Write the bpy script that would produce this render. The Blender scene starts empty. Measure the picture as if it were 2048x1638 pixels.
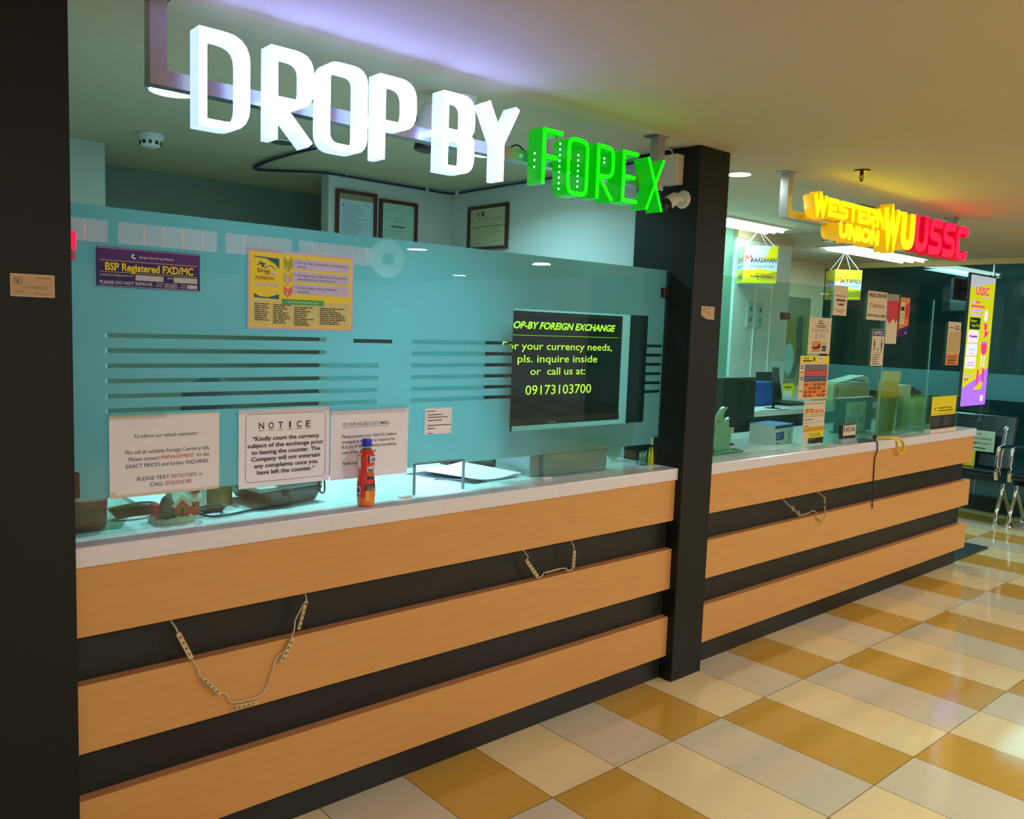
import bpy, math, random
from mathutils import Vector, Matrix
random.seed(7)
SC = bpy.context.scene
COL = SC.collection
V = Vector
PI = math.pi

# ------------------------------------------------------------------ materials
def lin(c):
    out = []
    for v in c[:3]:
        v /= 255.0
        out.append(v/12.92 if v <= 0.04045 else ((v+0.055)/1.055)**2.4)
    return (out[0], out[1], out[2], 1.0)

MATS = {}
def mat(name, rgb, rough=0.5, metal=0.0, noise=0.0, nscale=30, stretch=(1,1,1), coat=0.0, bump=0.0, spec=0.5, trans=0.0):
    if name in MATS: return MATS[name]
    m = bpy.data.materials.new(name); m.use_nodes = True
    nt = m.node_tree; b = nt.nodes['Principled BSDF']
    b.inputs['Base Color'].default_value = lin(rgb)
    b.inputs['Roughness'].default_value = rough
    b.inputs['Metallic'].default_value = metal
    b.inputs['Specular IOR Level'].default_value = spec
    b.inputs['Coat Weight'].default_value = coat
    b.inputs['Coat Roughness'].default_value = 0.05
    tc = nt.nodes.new('ShaderNodeTexCoord'); mp = nt.nodes.new('ShaderNodeMapping')
    mp.inputs['Scale'].default_value = stretch
    nz = nt.nodes.new('ShaderNodeTexNoise'); nz.inputs['Scale'].default_value = nscale
    nz.inputs['Detail'].default_value = 5
    nt.links.new(tc.outputs['Object'], mp.inputs['Vector']); nt.links.new(mp.outputs[0], nz.inputs['Vector'])
    mr = nt.nodes.new('ShaderNodeMapRange')
    mr.inputs['From Min'].default_value = 0.25; mr.inputs['From Max'].default_value = 0.75
    n = noise if noise else 0.02
    mr.inputs['To Min'].default_value = 1-n; mr.inputs['To Max'].default_value = 1+n
    hs = nt.nodes.new('ShaderNodeHueSaturation'); hs.inputs['Color'].default_value = lin(rgb)
    nt.links.new(nz.outputs['Fac'], mr.inputs['Value']); nt.links.new(mr.outputs[0], hs.inputs['Value'])
    nt.links.new(hs.outputs[0], b.inputs['Base Color'])
    if bump:
        bp = nt.nodes.new('ShaderNodeBump'); bp.inputs['Strength'].default_value = bump; bp.inputs['Distance'].default_value = 0.002
        nt.links.new(nz.outputs['Fac'], bp.inputs['Height']); nt.links.new(bp.outputs[0], b.inputs['Normal'])
    MATS[name] = m
    return m

def emit(name, rgb, strength, base=None):
    if name in MATS: return MATS[name]
    m = bpy.data.materials.new(name); m.use_nodes = True
    b = m.node_tree.nodes['Principled BSDF']
    b.inputs['Base Color'].default_value = lin(base or rgb)
    b.inputs['Roughness'].default_value = 0.35
    b.inputs['Emission Color'].default_value = (rgb[0], rgb[1], rgb[2], 1) if max(rgb) <= 1.0 else lin(rgb)
    b.inputs['Emission Strength'].default_value = strength
    MATS[name] = m
    return m

def glass_mat(name, tint, ior=1.42, rough=0.0, alpha_gloss=1.0):
    m = bpy.data.materials.new(name); m.use_nodes = True
    nt = m.node_tree; nt.nodes.clear()
    out = nt.nodes.new('ShaderNodeOutputMaterial'); mx = nt.nodes.new('ShaderNodeMixShader')
    tr = nt.nodes.new('ShaderNodeBsdfTransparent'); tr.inputs[0].default_value = lin(tint)
    gl = nt.nodes.new('ShaderNodeBsdfGlossy'); gl.inputs['Roughness'].default_value = rough
    gl.inputs['Color'].default_value = (1, 1, 1, 1)
    lw = nt.nodes.new('ShaderNodeLayerWeight'); lw.inputs['Blend'].default_value = .5
    pw = nt.nodes.new('ShaderNodeMath'); pw.operation = 'POWER'; pw.inputs[1].default_value = 5
    r0 = ((ior-1)/(ior+1))**2
    fr = nt.nodes.new('ShaderNodeMath'); fr.operation = 'MULTIPLY_ADD'; fr.inputs[1].default_value = 1-r0; fr.inputs[2].default_value = r0
    nt.links.new(lw.outputs['Facing'], pw.inputs[0]); nt.links.new(pw.outputs[0], fr.inputs[0])
    nt.links.new(fr.outputs[0], mx.inputs[0]); nt.links.new(tr.outputs[0], mx.inputs[1]); nt.links.new(gl.outputs[0], mx.inputs[2])
    nt.links.new(mx.outputs[0], out.inputs[0])
    MATS[name] = m
    return m

def film_mat(name, rgb, clear=0.0, back=0.6):
    m = bpy.data.materials.new(name); m.use_nodes = True
    nt = m.node_tree; nt.nodes.clear()
    out = nt.nodes.new('ShaderNodeOutputMaterial')
    d = nt.nodes.new('ShaderNodeBsdfDiffuse'); t = nt.nodes.new('ShaderNodeBsdfTranslucent')
    tc = nt.nodes.new('ShaderNodeTexCoord'); nz = nt.nodes.new('ShaderNodeTexNoise'); nz.inputs['Scale'].default_value = 3
    mr = nt.nodes.new('ShaderNodeMapRange'); mr.inputs['To Min'].default_value = .93; mr.inputs['To Max'].default_value = 1.07
    hs = nt.nodes.new('ShaderNodeHueSaturation'); hs.inputs['Color'].default_value = lin(rgb)
    nt.links.new(tc.outputs['Object'], nz.inputs['Vector']); nt.links.new(nz.outputs['Fac'], mr.inputs[0])
    nt.links.new(mr.outputs[0], hs.inputs['Value'])
    nt.links.new(hs.outputs[0], d.inputs[0]); nt.links.new(hs.outputs[0], t.inputs[0])
    mx = nt.nodes.new('ShaderNodeMixShader'); mx.inputs[0].default_value = back
    nt.links.new(d.outputs[0], mx.inputs[1]); nt.links.new(t.outputs[0], mx.inputs[2])
    tr = nt.nodes.new('ShaderNodeBsdfTransparent'); m2 = nt.nodes.new('ShaderNodeMixShader'); m2.inputs[0].default_value = clear
    tr.inputs[0].default_value = (.85, 1, .97, 1)
    nt.links.new(mx.outputs[0], m2.inputs[1]); nt.links.new(tr.outputs[0], m2.inputs[2])
    nt.links.new(m2.outputs[0], out.inputs[0])
    MATS[name] = m
    return m

# ------------------------------------------------------------------ mesh builder
WL = {}      # world location of every object made, for parenting
class MB:
    def __init__(s):
        s.v = []; s.f = []; s.m = []; s.sm = []; s.mats = []
    def mi(s, m):
        if m not in s.mats: s.mats.append(m)
        return s.mats.index(m)
    def add(s, vs, fs, m, smooth=False):
        o = len(s.v); s.v += [tuple(x) for x in vs]; k = s.mi(m)
        for f in fs:
            s.f.append([i+o for i in f]); s.m.append(k); s.sm.append(smooth)
        return s
    def box(s, x0, x1, y0, y1, z0, z1, m, M=None):
        vs = [V((x, y, z)) for z in (z0, z1) for y in (y0, y1) for x in (x0, x1)]
        if M is not None: vs = [M @ q for q in vs]
        return s.add(vs, [(0,2,3,1),(4,5,7,6),(0,1,5,4),(2,6,7,3),(0,4,6,2),(1,3,7,5)], m)
    def quad(s, pts, m):
        return s.add(pts, [tuple(range(len(pts)))], m)
    def rings(s, rings, m, smooth=True, cap=True):
        n = len(rings[0]); vs = [p for r in rings for p in r]; fs = []
        for i in range(len(rings)-1):
            for j in range(n):
                a = i*n+j; b = i*n+(j+1) % n
                fs.append((a, b, b+n, a+n))
        s.add(vs, fs, m, smooth)
        if cap:
            s.add(rings[0], [tuple(reversed(range(n)))], m); s.add(rings[-1], [tuple(range(n))], m)
        return s
    def lathe(s, c, prof, m, seg=24, axis=None, smooth=True, cap=True):
        c = V(c); ax = V(axis).normalized() if axis else V((0,0,1))
        q = ax.to_track_quat('Z', 'Y')
        R = []
        for r, h in prof:
            R.append([c + q @ V((r*math.cos(2*PI*k/seg), r*math.sin(2*PI*k/seg), h)) for k in range(seg)])
        return s.rings(R, m, smooth, cap)
    def cyl(s, p0, p1, r, m, seg=16, r1=None):
        p0 = V(p0); p1 = V(p1)
        return s.lathe(p0, [(r, 0), (r if r1 is None else r1, (p1-p0).length)], m, seg, p1-p0)
    def tube(s, pts, r, m, seg=8, smoothn=0):
        P = [V(p) for p in pts]
        if smoothn:
            Q = []
            for i in range(len(P)-1):
                a = P[max(i-1, 0)]; b = P[i]; c = P[i+1]; d = P[min(i+2, len(P)-1)]
                for k in range(smoothn):
                    t = k/smoothn
                    Q.append(0.5*((2*b)+(c-a)*t+(2*a-5*b+4*c-d)*t*t+(3*b-a-3*c+d)*t**3))
            Q.append(P[-1]); P = Q
        R = []
        up = V((0,0,1))
        for i, p in enumerate(P):
            d = (P[min(i+1, len(P)-1)]-P[max(i-1, 0)])
            if d.length < 1e-9: d = V((0,0,1))
            d.normalize()
            n = d.cross(up)
            if n.length < 1e-3: n = d.cross(V((1,0,0)))
            n.normalize(); b = d.cross(n)
            R.append([p+(n*math.cos(2*PI*k/seg)+b*math.sin(2*PI*k/seg))*r for k in range(seg)])
        return s.rings(R, m)
    def sphere(s, c, r, m, seg=16, sc=(1,1,1)):
        c = V(c); R = []
        n = seg//2
        for i in range(n+1):
            th = PI*i/n; rr = max(math.sin(th), 1e-3)*r; z = -math.cos(th)*r
            R.append([c+V((rr*math.cos(2*PI*k/seg)*sc[0], rr*math.sin(2*PI*k/seg)*sc[1], z*sc[2])) for k in range(seg)])
        return s.rings(R, m)
    def ribbon(s, pts, w, y0, y1, m, closed=False, M=None):
        """2-D stroke (x,z) of width w, extruded from y0 (front) to y1 (back)"""
        P = [V((a, b)) for a, b in pts]; n = len(P); L = []; Rr = []
        for i in range(n):
            if closed: a = P[i-1]; c = P[(i+1) % n]
            else: a = P[max(i-1, 0)]; c = P[min(i+1, n-1)]
            b = P[i]
            d1 = (b-a) if (b-a).length > 1e-9 else (c-b); d2 = (c-b) if (c-b).length > 1e-9 else (b-a)
            d1 = d1.normalized(); d2 = d2.normalized()
            n1 = V((-d1.y, d1.x)); n2 = V((-d2.y, d2.x)); mm = (n1+n2)
            if mm.length < 1e-6: mm = n1.copy()
            mm.normalize(); k = w/2/max(mm.dot(n1), 0.35)
            L.append(b+mm*k); Rr.append(b-mm*k)
        vs = []
        for i in range(n):
            for (q, y) in ((L[i], y0), (Rr[i], y0), (Rr[i], y1), (L[i], y1)):
                p = V((q.x, y, q.y)); vs.append(M @ p if M is not None else p)
        fs = []
        rng = range(n) if closed else range(n-1)
        for i in rng:
            a = i*4; b = ((i+1) % n)*4
            for k in range(4):
                fs.append((a+k, a+(k+1) % 4, b+(k+1) % 4, b+k))
        if not closed:
            fs.append((3, 2, 1, 0)); e = (n-1)*4; fs.append((e, e+1, e+2, e+3))
        return s.add(vs, fs, m)
    def build(s, name, parent=None, label=None, cat=None, group=None, kind=None, bevel=0.0, loc=None, solid=0):
        me = bpy.data.meshes.new(name)
        if parent is not None: L = WL[parent.name]
        elif loc is not None: L = V(loc)
        else:
            xs = [p[0] for p in s.v]; ys = [p[1] for p in s.v]; zs = [p[2] for p in s.v]
            L = V(((min(xs)+max(xs))/2, (min(ys)+max(ys))/2, min(zs)))
        me.from_pydata([(p[0]-L.x, p[1]-L.y, p[2]-L.z) for p in s.v], [], s.f)
        for m in s.mats: me.materials.append(m)
        for i, p in enumerate(me.polygons):
            p.material_index = s.m[i]; p.use_smooth = s.sm[i]
        me.update()
        o = bpy.data.objects.new(name, me); COL.objects.link(o)
        if parent is not None: o.parent = parent
        else: o.location = L
        WL[o.name] = L
        if bevel:
            b = o.modifiers.new('bevel', 'BEVEL'); b.width = bevel; b.segments = 2; b.limit_method = 'ANGLE'; b.angle_limit = math.radians(50)
        tag(o, label, cat, group, kind)
        return o

def tag(o, label=None, cat=None, group=None, kind=None):
    if label: o['label'] = label
    if cat: o['category'] = cat
    if group: o['group'] = group
    if kind: o['kind'] = kind
    return o

def thing(name, label, cat, loc, group=None):
    o = bpy.data.objects.new(name, None); COL.objects.link(o); o.location = loc; o.empty_display_size = .05
    WL[o.name] = V(loc)
    return tag(o, label, cat, group)

def bx(name, x0, x1, y0, y1, z0, z1, m, parent=None, **k):
    return MB().box(x0, x1, y0, y1, z0, z1, m).build(name, parent, **k)

def struct(name, x0, x1, y0, y1, z0, z1, m):
    return MB().box(x0, x1, y0, y1, z0, z1, m).build(name, kind='structure')

# ---- lettering
_tc = {}
def text_geo(s, bold=0.0, shear=0.0, space=1.0):
    key = (s, bold, shear, space)
    if key in _tc: return _tc[key]
    cu = bpy.data.curves.new('t', 'FONT'); cu.body = s; cu.size = 1; cu.offset = bold; cu.shear = shear
    cu.space_character = space; cu.resolution_u = 3; cu.fill_mode = 'FRONT'
    ob = bpy.data.objects.new('t', cu)
    me = bpy.data.meshes.new_from_object(ob)
    vs = [v.co.copy() for v in me.vertices]; fs = [tuple(p.vertices) for p in me.polygons]
    bpy.data.objects.remove(ob); bpy.data.curves.remove(cu); bpy.data.meshes.remove(me)
    _tc[key] = (vs, fs)
    return vs, fs

def text(mb, s, o, ux, uz, h, m, width=None, align='L', bold=0.0, shear=0.0, space=1.0, serif=False):
    """o = baseline anchor point, h = cap height in metres, width = total width to fit"""
    vs, fs = text_geo(s, bold, shear, space)
    if not vs: return
    x0 = min(v.x for v in vs); x1 = max(v.x for v in vs)
    sy = h/0.729; sx = sy if width is None else width/max(x1-x0, 1e-6)
    W = (x1-x0)*sx
    off = {'L': 0, 'C': -W/2, 'R': -W}[align]
    o = V(o); ux = V(ux); uz = V(uz)
    mb.add([o+ux*((v.x-x0)*sx+off)+uz*(v.y*sy) for v in vs], fs, m)

def poster(name, label, cat, o, w, h, base, items, ux=(1,0,0), uz=(0,0,1), thick=.0012, group=None, parent=None, tape=None, bend=None):
    """flat printed sheet; o = top-left corner; items in sheet coordinates 0..1 (y downwards)"""
    ux = V(ux).normalized(); uz = V(uz).normalized(); n = ux.cross(uz); o = V(o)
    P = lambda x, y, k: o+ux*(x*w)-uz*(y*h)+n*k
    if parent is None:
        root = thing(name, label, cat, P(.5, 1, 0), group)
    else: root = parent
    sh = MB(); a = [P(0,1,0), P(1,1,0), P(1,0,0), P(0,0,0)]
    b = [q-n*thick for q in a]
    sh.add(a+b, [(0,1,2,3),(7,6,5,4),(0,4,5,1),(1,5,6,2),(2,6,7,3),(3,7,4,0)], base)
    sheet = sh.build('sheet', root)
    pr = MB(); le = MB(); k = 0.0004
    for it in items:
        t = it[0]
        if t == 'r':
            _, x0, y0, x1, y1, m = it
            pr.quad([P(x0,y1,k), P(x1,y1,k), P(x1,y0,k), P(x0,y0,k)], m)
        elif t == 'g':
            pr.quad([P(x,y,k) for x, y in it[1]], it[2])
        elif t == 'c':
            _, x, y, rx, ry, m = it
            pr.quad([P(x+rx*math.cos(2*PI*i/20), y-ry*math.sin(2*PI*i/20), k) for i in range(20)], m)
        elif t == 's':      # blurred, unreadable small print: short dashes
            _, x0, y0, x1, hh, m = it
            x = x0
            while x < x1-0.004:
                ww = min(random.uniform(.03, .09), x1-x)
                le.quad([P(x,y0+hh,k), P(x+ww,y0+hh,k), P(x+ww,y0,k), P(x,y0,k)], m); x += ww+.008
        elif t == 't':
            _, s, x, y, hh, m, al, kw = it
            kw = dict(kw); wd = kw.pop('w', None); sl = kw.pop('slope', 0)
            text(le, s, P(x,y,k+.0001), ux, uz, hh*h, m, width=(wd*w if wd else None), align=al, **kw)
        elif t == 'f':      # rounded frame line
            _, x0, y0, x1, y1, lw, m = it
            rad = .04
            pts = []
            rx = rad; ry = rad*w/h
            for cx, cy, a0 in ((x1-rx,y1-ry,0),(x0+rx,y1-ry,90),(x0+rx,y0+ry,180),(x1-rx,y0+ry,270)):
                for i in range(5):
                    a = math.radians(a0+i*22.5); pts.append((cx+rx*math.cos(a), cy+ry*math.sin(a)))
            for i in range(len(pts)):
                p = V(P(*pts[i],k)); q = V(P(*pts[(i+1)%len(pts)],k)); d = (q-p)
                if d.length < 1e-6: continue
                s_ = n.cross(d.normalized())*lw/2
                pr.quad([p-s_, q-s_, q+s_, p+s_], m)
        k += .00003
    if pr.f: pr.build('print', root)
    if le.f: le.build('lettering', root)
    if tape:
        for (x0, y0, x1, y1) in tape:
            tp = MB()
            tp.quad([P(x0,y1,.0012), P(x1,y1,.0012), P(x1,y0,.0012), P(x0,y0,.0012)], MATS['tape'])
            tp.build('tape', root)
    return root

def T(s, x, y, h, m, al='L', **kw): return ('t', s, x, y, h, m, al, kw)

# ------------------------------------------------------------------ material library
wood = mat('wood_laminate', (212,154,84), .42, noise=.045, nscale=6, stretch=(1,1,14), bump=.03)
wood_edge = mat('wood_edge', (196,136,80), .6, noise=.05, nscale=20)
black = mat('black_laminate', (22,25,21), .5, noise=.35, nscale=900, spec=.3)
blackp = mat('black_panel', (35,36,33), .42, noise=.15, nscale=300, spec=.35)
stone = mat('white_solid_surface', (226,220,222), .22, noise=.02, nscale=80, coat=.2)
ceilm = mat('ceiling_paint', (188,176,146), .85, noise=.02, nscale=2)
wallw = mat('wall_white_paint', (206,214,204), .8, noise=.02, nscale=3)
walld = mat('wall_grey_green_paint', (132,148,134), .85, noise=.03, nscale=3)
wallb = mat('wall_beige_paint', (196,176,140), .8, noise=.03, nscale=3)
steel = mat('brushed_steel', (190,185,190), .28, 1.0, noise=.06, nscale=40, stretch=(1,1,30))
chrome = mat('chrome', (225,228,230), .08, 1.0)
paper = mat('paper_white', (240,236,246), .55)
paperc = mat('paper_cream', (216,200,170), .6)
ink = mat('ink_black', (25,25,28), .5)
inkg = mat('ink_grey', (95,92,88), .6)
inkr = mat('ink_red', (176,60,46), .55)
yel = mat('print_yellow', (236,214,20), .4)
yeld = mat('print_dark_yellow', (206,150,20), .45)
orange = mat('print_orange', (226,130,40), .5)
redp = mat('print_red', (206,40,46), .45)
pinkr = mat('print_coral', (226,110,104), .5)
teal = mat('print_teal', (14,98,104), .5)
greenp = mat('print_green', (78,162,84), .5)
navy = mat('print_navy', (30,26,92), .3)
navy2 = mat('print_purple', (72,30,110), .3)
lilac = mat('print_lilac', (196,186,222), .4)
whitep = mat('plastic_white', (226,226,220), .4)
greyp = mat('plastic_grey', (120,122,122), .4)
blackpl = mat('plastic_black', (22,24,26), .3)
darkgreen = mat('print_dark_green', (20,60,40), .4)
MATS['tape'] = glass_mat('clear_tape', (240,240,240), 1.6, .15)
glass = glass_mat('clear_glass', (232,248,240), 1.42)
glassd = glass_mat('dark_glass', (190,215,210), 1.5)
plast = glass_mat('clear_plastic', (205,225,215), 1.45, .08)
film = film_mat('frosted_film', (182,208,216), 0.0, .62)
film2 = film_mat('frosted_patch', (132,180,186), 0.12, .62)
film3 = film_mat('frosted_low_film', (105,150,138), 0.72, .6)
L_face = emit('letter_white_face', (.20,.25,1.0), 13.0, (240,240,240))
L_side = emit('letter_white_side', (.36,.52,.78), .70, (220,240,240))
G_face = emit('letter_green_face', (0,1,0), 1.6, (0,160,0))
G_side = emit('letter_green_side', (0,.36,.0), .5, (0,50,0))
Y_face = emit('letter_yellow_face', (1,.93,0), 2.2, (200,180,0))
Y_side = emit('letter_yellow_side', (.85,.50,0), .30, (180,120,0))
R_face = emit('letter_red_face', (1,.0,.02), 1.6, (200,0,30))
R_side = emit('letter_red_side', (.8,.0,.02), .28, (150,0,20))
led = emit('led_cyan', (.25,1,.8), 2.2)
lampw = emit('lamp_cool', (.62,1.0,.93), 30)
lamph = emit('hall_lamp_and_fill', (1.0,.98,.95), 30)
lampt = emit('troffer_tube', (.7,1.0,.95), 6)

def floor_mat():
    m = bpy.data.materials.new('floor_tiles'); m.use_nodes = True
    nt = m.node_tree; N = nt.nodes; Lk = nt.links; b = N['Principled BSDF']
    def math_(op, a, c=None, d=None):
        n = N.new('ShaderNodeMath'); n.operation = op
        for i, v in enumerate((a, c, d)):
            if v is None: continue
            if isinstance(v, (int, float)): n.inputs[i].default_value = v
            else: Lk.new(v, n.inputs[i])
        return n.outputs[0]
    g = N.new('ShaderNodeNewGeometry'); sp = N.new('ShaderNodeSeparateXYZ'); Lk.new(g.outputs['Position'], sp.inputs[0])
    u = math_('DIVIDE', sp.outputs[0], .3); v = math_('DIVIDE', sp.outputs[1], .6)
    ix = math_('FLOOR', u); r = math_('MULTIPLY', math_('FLOOR', v), -1)
    t = math_('FLOORED_MODULO', math_('SUBTRACT', ix, r), 3)
    ramp = N.new('ShaderNodeValToRGB'); ramp.color_ramp.interpolation = 'CONSTANT'
    e = ramp.color_ramp.elements; e[0].color = lin((226,202,150)); e[1].position = .25; e[1].color = lin((206,192,162))
    k = e.new(.58); k.color = lin((196,152,62))
    Lk.new(math_('DIVIDE', t, 3.0), ramp.inputs[0])
    nz = N.new('ShaderNodeTexNoise'); nz.inputs['Scale'].default_value = 5; nz.inputs['Detail'].default_value = 6
    Lk.new(g.outputs['Position'], nz.inputs['Vector'])
    wn = N.new('ShaderNodeTexWhiteNoise'); wn.noise_dimensions = '2D'
    cb = N.new('ShaderNodeCombineXYZ'); Lk.new(ix, cb.inputs[0]); Lk.new(r, cb.inputs[1]); Lk.new(cb.outputs[0], wn.inputs['Vector'])
    val = math_('ADD', math_('MULTIPLY', nz.outputs['Fac'], .10), math_('MULTIPLY_ADD', wn.outputs['Value'], .08, .90))
    hs = N.new('ShaderNodeHueSaturation'); Lk.new(ramp.outputs[0], hs.inputs['Color']); Lk.new(val, hs.inputs['Value'])
    fx = math_('MULTIPLY', math_('ABSOLUTE', math_('SUBTRACT', math_('FRACT', math_('ADD', u, .5)), .5)), .3)
    fy = math_('MULTIPLY', math_('ABSOLUTE', math_('SUBTRACT', math_('FRACT', math_('ADD', v, .5)), .5)), .6)
    gr = math_('LESS_THAN', math_('MINIMUM', fx, fy), .0014)
    mx = N.new('ShaderNodeMix'); mx.data_type = 'RGBA'; Lk.new(gr, mx.inputs[0]); Lk.new(hs.outputs[0], mx.inputs[6])
    mx.inputs[7].default_value = lin((92,70,38)); Lk.new(mx.outputs[2], b.inputs['Base Color'])
    n2 = N.new('ShaderNodeTexNoise'); n2.inputs['Scale'].default_value = 2.5; Lk.new(g.outputs['Position'], n2.inputs['Vector'])
    Lk.new(math_('MULTIPLY_ADD', n2.outputs['Fac'], .08, .05), b.inputs['Roughness'])
    b.inputs['Specular IOR Level'].default_value = .5
    return m

# ------------------------------------------------------------------ setting
ZC = 2.2127
PX0, PX1, PY0, PY1 = 1.002, 1.205, .324, .647
MB().quad([(-9,-11,0),(11,-11,0),(11,6,0),(-9,6,0)], floor_mat()).build('floor', kind='structure')
struct('ceiling', -9, 6.22, -11, 6, ZC, ZC+.1, ceilm)
# front row of pillars
colm = struct('wall_left', -2.6, -1.277, .324, .62, 0, ZC, black)
pil = thing('square_pillar', 'square black speckled pillar between the two counters', 'pillar', (1.1035, .485, 0))
bx('shaft', PX0, PX1, PY0, PY1, 0, ZC, black, pil, bevel=.003)
# first booth walls
struct('wall_back', .335, 1.113, 2.1, 2.173, 0, ZC, wallw)
struct('wall_recess', -3.0, 1.3, 2.85, 2.95, 0, ZC, walld)
struct('wall_column', -1.3, -.66, 2.3, 2.6, 0, ZC, wallw)
struct('wall_side', 1.113, 1.195, PY1, 2.1, 0, ZC, wallw)
struct('wall_far_left', -2.6, -2.5, .62, 2.85, 0, ZC, walld)
# second booth walls
struct('wall_booth', 1.205, 3.30, 1.72, 1.82, 0, ZC, mat('wall_cabinet_green', (120,165,140), .6))
struct('wall_pier', 3.304, 4.03, 1.70, 1.95, 0, 2.15, wallw)
struct('trim_1', 3.304, 4.03, 1.69, 1.95, 2.15, ZC, wallb)
struct('trim_2', 3.78, 3.80, .5, 1.70, ZC-.006, ZC, walld)
struct('wall_rear', 4.03, 6.22, 2.62, 2.72, 0, ZC, wallb)
struct('wall_shell', 1.205, 4.03, 3.0, 3.1, 0, ZC, walld)
# glazed end wall
struct('trim_3', 6.20, 6.30, -11, 2.62, 2.165, ZC+.1, mat('fascia_beige', (205,180,120), .7))
w = thing('window_1', None, None, (6.24, -1.0, 0)); w['kind'] = 'structure'
bx('pane', 6.236, 6.244, -5, 2.62, .0, 2.165, glassd, w)
bx('frosted_band', 6.231, 6.2355, -5, 2.62, .985, 1.215, mat('film_teal', (60,120,122), .6), w)
for y in (-3.2, -1.1, 1.05): bx('mullion', 6.225, 6.236, y-.006, y+.006, 0, 2.165, steel, w)
bx('sill', 6.19, 6.26, -5, 2.62, 0, .13, mat('dark_skirting', (48,60,56), .4), w)
struct('wall_outside', 10.8, 10.9, -6, 6, 0, 3.4, mat('wall_dark_green', (56,92,92), .8, noise=.5, nscale=1.2))
struct('floor_outside', 6.25, 10.8, -6, 6, -.02, .004, mat('asphalt', (62,66,62), .7, noise=.2))
struct('ceiling_outside', 6.3, 10.8, -6, 6, 3.3, 3.4, mat('ceiling_dark', (50,60,58), .8))

# ------------------------------------------------------------------ counters
def counter(name, label, x0, x1, xt0, xt1, xb1, seams=()):
    r = thing(name, label, 'counter', ((x0+x1)/2, .4, 0))
    bx('base_panel', x0, xb1, .391, .44, 0, .862, blackp, r)
    bx('carcass', x0, xb1, .44, .95, 0, .862, blackp, r)
    zs = ((.689, .8615), (.397, .568), (.106, .276))
    for a, b in zs:
        m = MB(); m.box(x0, x1, .357, .390, a, b, wood)
        o = m.build('board', r, bevel=.0012)
        bx('board_top', x0, x1, .3575, .3905, b, b+.0008, wood_edge, o)
    bx('worktop', xt0, xt1, .3451, 1.0, .8620, .9117, stone, r, bevel=.004)
    return r
counter('service_counter', 'counter of three wide wooden boards on black under the white worktop, left of the pillar', -1.277, 1.001, -1.277, 1.001, 1.001)
counter('service_counter', 'longer striped wooden counter right of the pillar, ending near the waiting chairs', 1.206, 4.173, 1.206, 4.175, 4.11)
bx('floor_mat', 4.12, 4.75, .400, .60, .0, .012, mat('rubber_black', (34,40,44), .35), label='flat black mat on the tiles at the far end of the right counter', cat='mat')

# ------------------------------------------------------------------ first booth glass
def grid_panel(mb, x0, x1, z0, z1, holes, y0, y1, m):
    xs = sorted({x0, x1} | {min(max(h[i], x0), x1) for h in holes for i in (0, 1)})
    zs = sorted({z0, z1} | {min(max(h[i], z0), z1) for h in holes for i in (2, 3)})
    inside = lambda x, z: not any(h[0] < x < h[1] and h[2] < z < h[3] for h in holes)
    nx, nz = len(xs)-1, len(zs)-1
    ok = [[inside((xs[i]+xs[i+1])/2, (zs[j]+zs[j+1])/2) for j in range(nz)] for i in range(nx)]
    for i in range(nx):
        for j in range(nz):
            if not ok[i][j]: continue
            a, b, c, d = xs[i], xs[i+1], zs[j], zs[j+1]
            mb.quad([(a,y0,c),(b,y0,c),(b,y0,d),(a,y0,d)], m)
            mb.quad([(a,y1,d),(b,y1,d),(b,y1,c),(a,y1,c)], m)
            g = lambda p, q: 0 <= p < nx and 0 <= q < nz and ok[p][q]
            if not g(i-1, j): mb.quad([(a,y1,c),(a,y0,c),(a,y0,d),(a,y1,d)], m)
            if not g(i+1, j): mb.quad([(b,y0,c),(b,y1,c),(b,y1,d),(b,y0,d)], m)
            if not g(i, j-1): mb.quad([(a,y1,c),(b,y1,c),(b,y0,c),(a,y0,c)], m)
            if not g(i, j+1): mb.quad([(a,y0,d),(b,y0,d),(b,y1,d),(a,y1,d)], m)

gp = thing('glass_screen', 'large teller glass screen with frosted film and clear stripes, left of the pillar', 'glass screen', (-.12, .452, .912))
mb = MB()
notch = [(.951, 1.1, .90, 1.031), (-.242, -.043, .90, 1.012)]
grid_panel(mb, -1.262, .995, .913, 1.722, notch, .448, .456, glass)
mb.build('pane', gp)
stripes = [(1.4045, 1.4160), (1.3665, 1.3785), (1.3285, 1.3405), (1.2905, 1.3020), (1.2525, 1.2640), (1.2160, 1.2280)]
holes = [(.163, .894, 1.097, 1.532), (-.474, -.335, 1.402, 1.414), (-.242, -.043, .9, 1.012), (.951, 1.1, .90, 1.031)]
patch = []
for i, (a, b) in enumerate(stripes):
    holes.append((-1.172, -.565, a, b)); holes.append((.041, .1631, a, b)); holes.append((.8939, .99, a, b))
    holes.append((-.262, .041, a, b)); patch.append((-.262, .041, a, b))
    if i >= 2: holes.append((-.564, -.385, a, b)); patch.append((-.564, -.387 , a, b))
mb = MB(); grid_panel(mb, -1.262, .995, 1.002, 1.722, holes, .4562, .4572, film)
mb.build('frosted_film', gp, label='pale teal frosted film')
mb = MB()
for a, b, c, d in patch: mb.box(a, b, .4575, .4580, c, d, film2)
mb.build('film_patch', gp, label='darker translucent strips in the stripes')
for x0, x1, z0, z1 in ((.965, 1.0018, 1.612, 1.65), (-1.276, -1.238, 1.012, 1.074)):
    bx('clamp', x0, x1, .438, .466, z0, z1, mat('bronze_clamp', (80,66,54), .35, .7), gp, bevel=.002)
bx('corner_tab', .949, .9535, .446, .458, .999, 1.03, whitep, gp)
mb = MB()
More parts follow.
